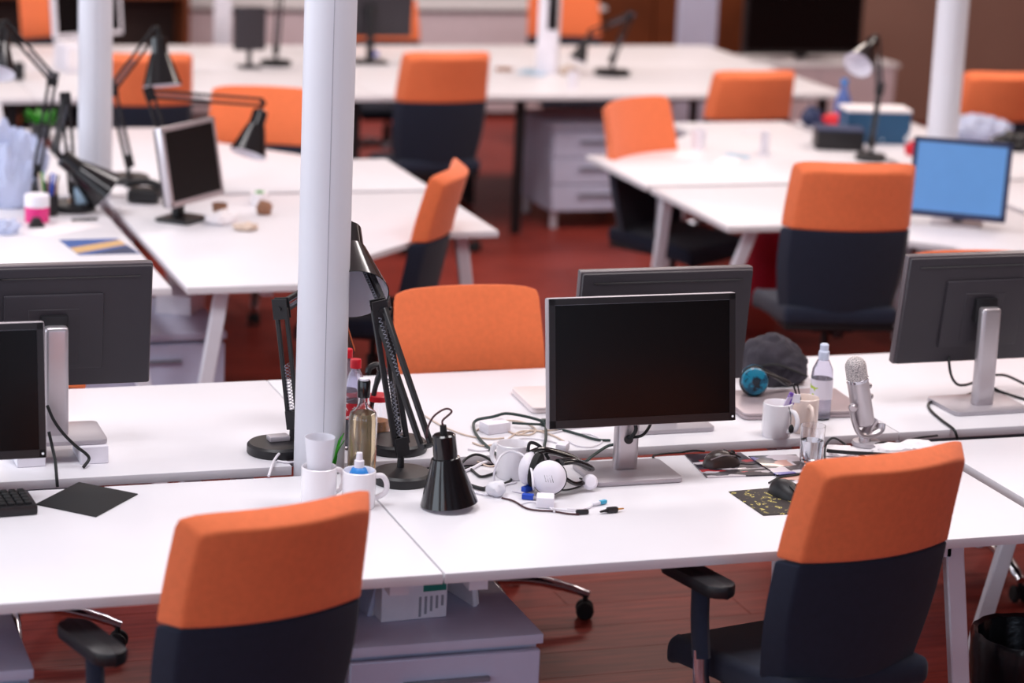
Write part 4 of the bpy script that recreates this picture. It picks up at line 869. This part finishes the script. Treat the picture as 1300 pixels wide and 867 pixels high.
# bins
t = thing('waste_bin', 'black waste bin lined with a shiny black bag, bottom right corner', 'bin', (1.745, 0.34, 0))
P('body', lathe([(0, 0.002), (0.11, 0.002), (0.145, 0.33), (0.140, 0.33), (0.106, 0.008), (0, 0.008)], 32), 'black', t)
bm = lathe([(0.148, 0.20), (0.153, 0.27), (0.155, 0.325), (0.150, 0.342), (0.138, 0.335), (0.125, 0.24), (0.09, 0.18), (0, 0.17)], 48)
for v in bm.verts:
    f = 1 + 0.05 * noise.noise(Vector((v.co.x * 25, v.co.y * 25, v.co.z * 12))); v.co.x *= f; v.co.y *= f; v.co.z += 0.008 * noise.noise(v.co * 30)
P('liner', bm, 'trash', t)
q = at(966, 384, 0.0); t = thing('waste_bin', 'crimson waste bin on the floor under the right corner desk', 'bin', (q.x, q.y, 0))
P('body', lathe([(0, 0.002), (0.080, 0.002), (0.095, 0.345), (0.090, 0.345), (0.076, 0.008), (0, 0.008)], 32), 'crimson', t); P('rim', lathe([(0.090, 0.338), (0.099, 0.338), (0.099, 0.350), (0.090, 0.350)], 32), 'crimson', t)

# ------------------------------------------------------------------ left corner desk clutter
pc = [at(*q) for q in [(75, 305), (100, 324), (178, 322), (148, 303)]]; o = sum(pc, Vector()) / 4
t = thing('postcard', 'blue printed postcard with tan diagonal band on the left corner desk', 'postcard', (o.x, o.y, DT))
P('card', prism([(v.x - o.x, v.y - o.y) for v in pc], 0, 0.0015), 'blued2', t)
P('printed_band', prism([(v.x - o.x, v.y - o.y) for v in [pc[0].lerp(pc[1], 0.55), pc[0].lerp(pc[1], 0.9), pc[3].lerp(pc[2], 0.42), pc[3].lerp(pc[2], 0.12)]], 0.0015, 0.0018), 'tan', t)
P('printed_corner', prism([(v.x - o.x, v.y - o.y) for v in [pc[1].lerp(pc[2], 0.15), pc[2].lerp(pc[1], 0.04), pc[3].lerp(pc[2], 0.5)]], 0.0015, 0.0018), 'navyp', t)
q = at(47, 281); t = thing('cosmetic_jar', 'white jar with pink lower half on the left corner desk', 'jar', (q.x, q.y, DT))
P('lower', lathe([(0, 0), (0.043, 0), (0.045, 0.004), (0.045, 0.058), (0, 0.058)], 28), 'pink', t); P('lid', lathe([(0, 0.058), (0.046, 0.058), (0.046, 0.098), (0.043, 0.102), (0, 0.102)], 28), 'label', t)
q = at(45, 286); one('binder_clip', prism([(-0.03, 0), (0.03, 0), (0.012, 0.034), (-0.012, 0.034)], -0.015, 0.015, 0.002), 'black', 'small black clip before the pink jar', 'clip', (q.x, q.y - 0.03, DT + 0.001)).rotation_euler = (PI / 2, 0, 0)
q = at(70, 286); sheet('paper_sheet', [(30, 296), (60, 301), (130, 287), (95, 280)], 0.0012, 'paper', 'white sheet of paper before the left lamp base', 'paper')
q = at(108, 281); one('pen', cyl((-0.05, 0, 0.005), (0.05, 0.012, 0.005), 0.0045, None, 10, 0.001), 'black', 'dark pen lying on the paper by the left lamp', 'pen', (q.x, q.y, DT + 0.0012))
def bagblob(px, py, sx, sy, sz, ma, label, k, name='plastic_bag', cat='bag', z=DT):
    q = at(px, py, z); bm = bmesh.new(); bmesh.ops.create_icosphere(bm, subdivisions=4, radius=1.0)
    for v in bm.verts:
        f = 1 + 0.30 * noise.noise(v.co * 2.2 + Vector((k * 7, k, 0))) + 0.12 * noise.noise(v.co * 6 + Vector((k, 0, 0)))
        v.co = Vector((v.co.x * sx * f, v.co.y * sy * f, max(0.0, (v.co.z + 0.75) / 1.75 * sz * f)))
    return one(name, bm, ma, label, cat, (q.x, q.y, z), 0)
bagblob(12, 262, 0.085, 0.08, 0.30, 'bag', 'crumpled clear bag at the left picture edge', 1)
bagblob(36, 236, 0.07, 0.07, 0.20, 'bag', 'crumpled clear bag behind the pink jar', 2)
bagblob(8, 296, 0.05, 0.04, 0.05, 'bag', 'small crumpled wrap left of the pink jar', 3)
q = at(8, 240); one('paper_cone', lathe([(0, 0), (0.06, 0), (0.004, 0.34), (0, 0.34)], 20), 'paper', 'white pointed paper roll standing at the left picture edge', 'paper roll', (q.x - 0.01, q.y + 0.1, DT))
q = at(68, 268); t = thing('pencil_pot', 'dark pot full of pens before the left lamp base', 'pen pot', (q.x - 0.03, q.y - 0.07, DT))
P('pot', lathe([(0, 0), (0.035, 0), (0.038, 0.08), (0.035, 0.08), (0.032, 0.006), (0, 0.005)], 24), 'black', t)
for k in range(9):
    a = k * 0.7; P('pen', cyl((0.015 * math.cos(a), 0.015 * math.sin(a), 0.01), (0.038 * math.cos(a), 0.038 * math.sin(a), 0.15 + 0.02 * math.sin(3 * k)), 0.004, None, 8), ['black', 'blued', 'brown', 'green', 'silver', 'cordb'][k % 6], t)
q = at(103, 268); one('small_cup', lathe([(0, 0), (0.022, 0), (0.028, 0.06), (0.026, 0.06), (0.020, 0.004), (0, 0.004)], 24), 'mint', 'pale blue cup beside the left lamp base', 'cup', (q.x, q.y, DT + 0.031))
q = at(72, 262); one('moss_tin', lathe([(0, 0), (0.03, 0), (0.03, 0.022), (0.024, 0.03), (0, 0.032)], 24), 'amber', 'small olive tin at the left lamp base', 'tin', (q.x + 0.06, q.y - 0.05, DT))
# potted green beyond
q = at(52, 175); t = thing('potted_plant', 'small green plant on the rear left corner desk', 'plant', (q.x, q.y, DT))
P('pot', lathe([(0, 0), (0.04, 0), (0.05, 0.07), (0.046, 0.07), (0.036, 0.006), (0, 0.005)], 24), 'black', t)
for k in range(22):
    a = k * 2.4; ln = 0.07 + 0.03 * math.sin(k * 1.7)
    bm = bmesh.new(); rows = []
    for i in range(5):
        f = i / 4; wd_ = 0.014 * math.sin(PI * (0.08 + 0.9 * f)); c_ = Vector((math.cos(a) * (0.02 + 0.06 * f), math.sin(a) * (0.02 + 0.06 * f), 0.065 + ln * f - 0.04 * f * f)); n_ = Vector((-math.sin(a), math.cos(a), 0))
        rows.append((bm.verts.new(c_ - n_ * wd_), bm.verts.new(c_ + n_ * wd_)))
    for a_, b_ in zip(rows[:-1], rows[1:]): bm.faces.new((a_[0], a_[1], b_[1], b_[0]))
    bmesh.ops.solidify(bm, geom=bm.faces[:], thickness=0.001); P('leaf', bm, 'green', t)
# phone and scraps on silver monitor desk
q = at(192, 262); t = thing('desk_phone', 'black desk phone left of the silver framed monitor', 'phone', (q.x - 0.01, q.y + 0.09, DT), R(-20))
P('body', box(0, 0, 0.03, 0.12, 0.10, 0.05, 0.012, 3), 'black', t); P('handset', tube([(-0.06, 0, 0.055), (-0.06, 0, 0.07), (0, 0, 0.08), (0.05, 0, 0.07), (0.05, 0, 0.055)], 0.014, 10, 5), 'black', t)
bagblob(282, 284, 0.06, 0.05, 0.045, 'paper', 'crumpled paper right of the silver framed monitor', 4, 'crumpled_paper', 'paper')
bagblob(312, 292, 0.045, 0.04, 0.025, 'cordb', 'beige scrap of wrapping on the silver monitor desk', 5, 'wrapping_scrap', 'wrapping')
bagblob(335, 272, 0.03, 0.03, 0.05, 'brown', 'small brown crumpled bag beside the middle pillar', 6, 'paper_bag', 'bag')
q = at(283, 282); one('paper_cup', lathe([(0, 0), (0.022, 0), (0.030, 0.06), (0.028, 0.06), (0.02, 0.004), (0, 0.004)], 20), 'brown', 'brown paper cup among the crumpled papers', 'cup', (q.x, q.y + 0.06, DT))
q = at(333, 262); t = thing('tape_roll', 'pale tape roll with yellow edge near the middle pillar', 'tape', (q.x, q.y + 0.05, DT)); P('roll', lathe([(0.018, 0), (0.034, 0), (0.034, 0.045), (0.018, 0.045), (0.018, 0)], 24), 'paper', t); P('core', lathe([(0.016, 0.0), (0.018, 0.0), (0.018, 0.05), (0.016, 0.05), (0.016, 0)], 20), 'green', t)

# ------------------------------------------------------------------ right corner desks clutter
q = at(1050, 193); t = thing('storage_box', 'low black box beside the blue carton on the right corner desk', 'box', (q.x + 0.10, q.y + 0.10, DT), R(-18)); P('body', box(0, 0, 0.045, 0.22, 0.16, 0.09, 0.004, 2), 'black', t); P('lid', box(0, 0, 0.094, 0.226, 0.166, 0.008, 0.002, 1), 'navyp', t)
q = at(1130, 188); t = thing('carton', 'blue printed carton with white lid on the right corner desk', 'box', (q.x, q.y + 0.18, DT), R(-10)); P('carton_body', box(0, 0, 0.075, 0.31, 0.16, 0.148, 0.003, 1), 'bluebox', t); P('lid', box(0, 0, 0.158, 0.315, 0.165, 0.016, 0.003, 1), 'paper', t)
bagblob(1158, 197, 0.035, 0.03, 0.06, 'red', 'red crumpled packet beside the blue screen', 7, 'packet', 'packet')
bagblob(1240, 176, 0.16, 0.10, 0.11, 'bag', 'heap of crumpled clear wrap right of the right pillar', 8)
bagblob(1285, 190, 0.10, 0.08, 0.08, 'trash', 'dark crumpled bag at the right picture edge', 9)
bagblob(1215, 170, 0.05, 0.05, 0.10, 'brown', 'brown crumpled paper behind the right pillar', 10, 'crumpled_paper', 'paper')
q = at(1063, 153); t = thing('water_bottle', 'blue tinted water bottle behind the right corner desk chair', 'bottle', (q.x, q.y - 0.05, DT))
P('shell', lathe([(0, 0), (0.04, 0), (0.042, 0.01), (0.042, 0.10), (0.02, 0.16), (0.014, 0.17), (0.014, 0.19), (0, 0.19)], 24), M.setdefault('bluepet', mat('blue_pet', (120, 150, 220), 0.12, trans=0.5, ior=1.2)), t); P('cap', lathe([(0, 0.19), (0.018, 0.19), (0.018, 0.215), (0, 0.215)], 20), 'bluep', t)
bagblob(1063, 160, 0.09, 0.05, 0.06, 'red', 'red cloth pouch below the blue tinted bottle', 11, 'pouch', 'pouch')
bagblob(1030, 160, 0.05, 0.05, 0.09, 'navyp', 'navy pouch left of the red cloth pouch', 12, 'pouch', 'pouch')
bagblob(1085, 165, 0.06, 0.05, 0.05, 'black', 'black pouch right of the red cloth pouch', 13, 'pouch', 'pouch')
q = at(970, 197); t = thing('tape_dispenser', 'small clear acrylic stand on the papers desk', 'stand', (q.x, q.y, DT), R(10)); P('upright', box(0, 0, 0.055, 0.02, 0.05, 0.11, 0.003, 1), 'frost', t); P('foot', box(0, 0, 0.004, 0.06, 0.06, 0.008, 0.002, 1), 'frost', t); P('arm', box(-0.06, 0, 0.11, 0.14, 0.03, 0.006, 0.002, 1), 'frost', t)
sheet('paper_sheet', [(905, 206), (935, 208), (945, 201), (918, 199)], 0.0012, 'paper', 'white sheet of paper on the papers desk left of the acrylic stand', 'paper')
sheet('sticker_sheet', [(916, 197), (948, 203), (955, 198), (926, 193)], 0.0012, 'mint', 'pale blue slip on the papers desk', 'paper')
q = at(886, 190); one('paper_cup', lathe([(0, 0), (0.028, 0), (0.036, 0.09), (0.034, 0.09), (0.026, 0.004), (0, 0.004)], 24), 'label', 'white paper cup on the papers desk', 'cup', (q.x, q.y, DT))
sheet('paper_sheet', [(855, 200), (890, 202), (893, 190), (862, 189)], 0.0012, 'paper', 'white sheet beside the white paper cup', 'paper')

# ------------------------------------------------------------------ far desk things
q = at(316, 86); t = thing('desk_speaker', 'small dark screen on a stem on the far desk, left of the middle pillar', 'screen', (q.x, q.y, DT), R(6)); P('panel', box(0, 0, 0.21, 0.17, 0.05, 0.23, 0.008, 2), 'backcov', t); P('stem', cyl((0, 0, 0.01), (0, 0, 0.10), 0.014, None, 12), 'black', t); P('foot', plate(0, 0, 0.006, 0.12, 0.10, 0.012, 0.02, 4, 0.002), 'black', t); t.name = 'small_screen'
q = at(699, 93); t = thing('computer_tower', 'white upright computer with black front panel on the far desk', 'computer', (q.x, q.y + 0.06, DT), R(-24)); P('case', box(0, 0, 0.22, 0.11, 0.18, 0.44, 0.006, 2), 'label', t); P('front_panel', box(0.025, -0.091, 0.34, 0.055, 0.004, 0.20, 0.002, 1), 'gloss', t); P('foot', box(0, 0, 0.003, 0.10, 0.16, 0.005), 'grey', t)
q = at(727, 112); one('paper_cup', lathe([(0, 0), (0.024, 0), (0.030, 0.09), (0.028, 0.09), (0.022, 0.004), (0, 0.004)], 24), 'label', 'white paper cup on the far desk below the white computer', 'cup', (q.x, q.y, DT))
bagblob(722, 95, 0.05, 0.04, 0.05, 'cordb', 'pale crumpled packet right of the white computer foot', 14, 'packet', 'packet')
bagblob(640, 90, 0.05, 0.03, 0.02, 'brown', 'small brown wallet on the far desk', 15, 'wallet', 'wallet')
sheet('paper_sheet', [(655, 93), (690, 97), (700, 90), (668, 87)], 0.002, 'mint', 'pale blue paper on the far desk left of the white computer', 'paper')
for k, (px, py) in enumerate([(6, 100), (24, 101)]):
    q = at(px, py); t = thing('loudspeaker', 'small black loudspeaker on the far desk at left, %s of two' % ('outer' if k == 0 else 'inner'), 'loudspeaker', (q.x, q.y, DT), 0, 'small black speakers at far left'); P('cabinet', box(0, 0, 0.045, 0.05, 0.06, 0.085, 0.008, 2), 'black', t); P('cone', cyl((0, -0.030, 0.05), (0, -0.033, 0.05), 0.018, None, 16), 'rubber', t)
q = at(88, 88); t = thing('paper_stack', 'white box file on the far desk beside the left pillar', 'file', (q.x, q.y, DT), R(8)); P('file_body', box(0, 0, 0.07, 0.10, 0.22, 0.14, 0.003, 1), 'label', t); P('spine', box(0, -0.111, 0.07, 0.08, 0.002, 0.10), 'paper', t)
q = at(480, 74); one('sticky_note_block', box(0, 0, 0.012, 0.05, 0.05, 0.024, 0.002, 1), 'blued', 'deep blue block on the far desk by the dark monitor back', 'note block', (q.x, q.y + 0.1, DT))
q = at(1000, 110)
# far furniture
t = thing('far_bench', 'farthest white desk with pale front panel at the top of the picture', 'desk', (3.05, 10.95, 0))
P('desktop', box(0, 0.4, DT - 0.0125, 2.9, 0.8, 0.025, 0.002, 1), 'white', t); P('front_panel', box(0, 0.03, 0.36, 2.8, 0.02, 0.66, 0.002, 1), 'mauve', t)
for xx in (-1.38, 1.38): P('leg', bar((xx, 0.72, DT - 0.03), (xx, 0.72, 0.002), 0.04, 0.04), 'leg', t)
t = thing('media_cabinet', 'white low cabinet under the wall screen at top right', 'cabinet', (5.38, 9.45, 0)); P('body', box(0, 0.2, 0.28, 1.1, 0.4, 0.52, 0.004, 1), 'mauve', t); P('top', box(0, 0.2, 0.552, 1.14, 0.43, 0.024, 0.003, 1), 'white', t)
for sx in (-1, 1): d_ = P('door', box(sx * 0.27, -0.006, 0.28, 0.53, 0.014, 0.50, 0.003, 1), 'mauve', t); P('handle', bar((sx * 0.04, -0.02, 0.24), (sx * 0.04, -0.02, 0.36), 0.012, 0.012), 'rail', d_)
P('plinth', box(0, 0.2, 0.01, 1.05, 0.36, 0.02), 'rail', t)
t = thing('television', 'large black television on the white low cabinet', 'television', (5.32, 9.6, 0.565)); P('panel', box(0, 0, 0.35, 0.82, 0.05, 0.62, 0.006, 2), 'bezel', t); P('screen', box(0, -0.026, 0.35, 0.78, 0.004, 0.57), 'screen', t); P('stem', box(0, 0.0, 0.06, 0.07, 0.04, 0.12), 'black', t); P('stand_foot', box(0, 0, 0.006, 0.36, 0.2, 0.012, 0.003, 1), 'silver', t)
t = thing('grey_partition', 'tall grey partition left of the television', 'partition', (4.60, 9.62, 0)); P('panel', box(0, 0, 0.8, 0.26, 0.05, 1.56, 0.004, 1), 'greyd', t); P('foot', box(0, 0, 0.012, 0.28, 0.3, 0.02, 0.004, 1), 'rail', t)
t = thing('shelf_unit', 'dark wooden shelf unit at top left beyond the far desk', 'shelf', (0.62, 10.6, 0))
P('back', box(0, 0.18, 0.9, 1.8, 0.02, 1.78), 'darkwood', t)
for xx in (-0.9, 0, 0.9): P('side', box(xx, 0, 0.9, 0.03, 0.36, 1.78), 'wood', t)
for zz in (0.08, 0.45, 0.85, 1.25, 1.7): P('shelf', box(0, 0, zz, 1.76, 0.34, 0.025), 'wood', t)
q = aty(282, 60, 9.3); t = thing('white_post', 'white upright post of a partition left of the middle pillar', 'partition', (q.x, 9.3, 0)); P('panel', box(0, 0, 0.8, 0.10, 0.04, 1.58, 0.004, 1), 'label', t); P('foot', box(0, 0, 0.010, 0.14, 0.3, 0.018, 0.003, 1), 'label', t); t.name = 'partition_post'
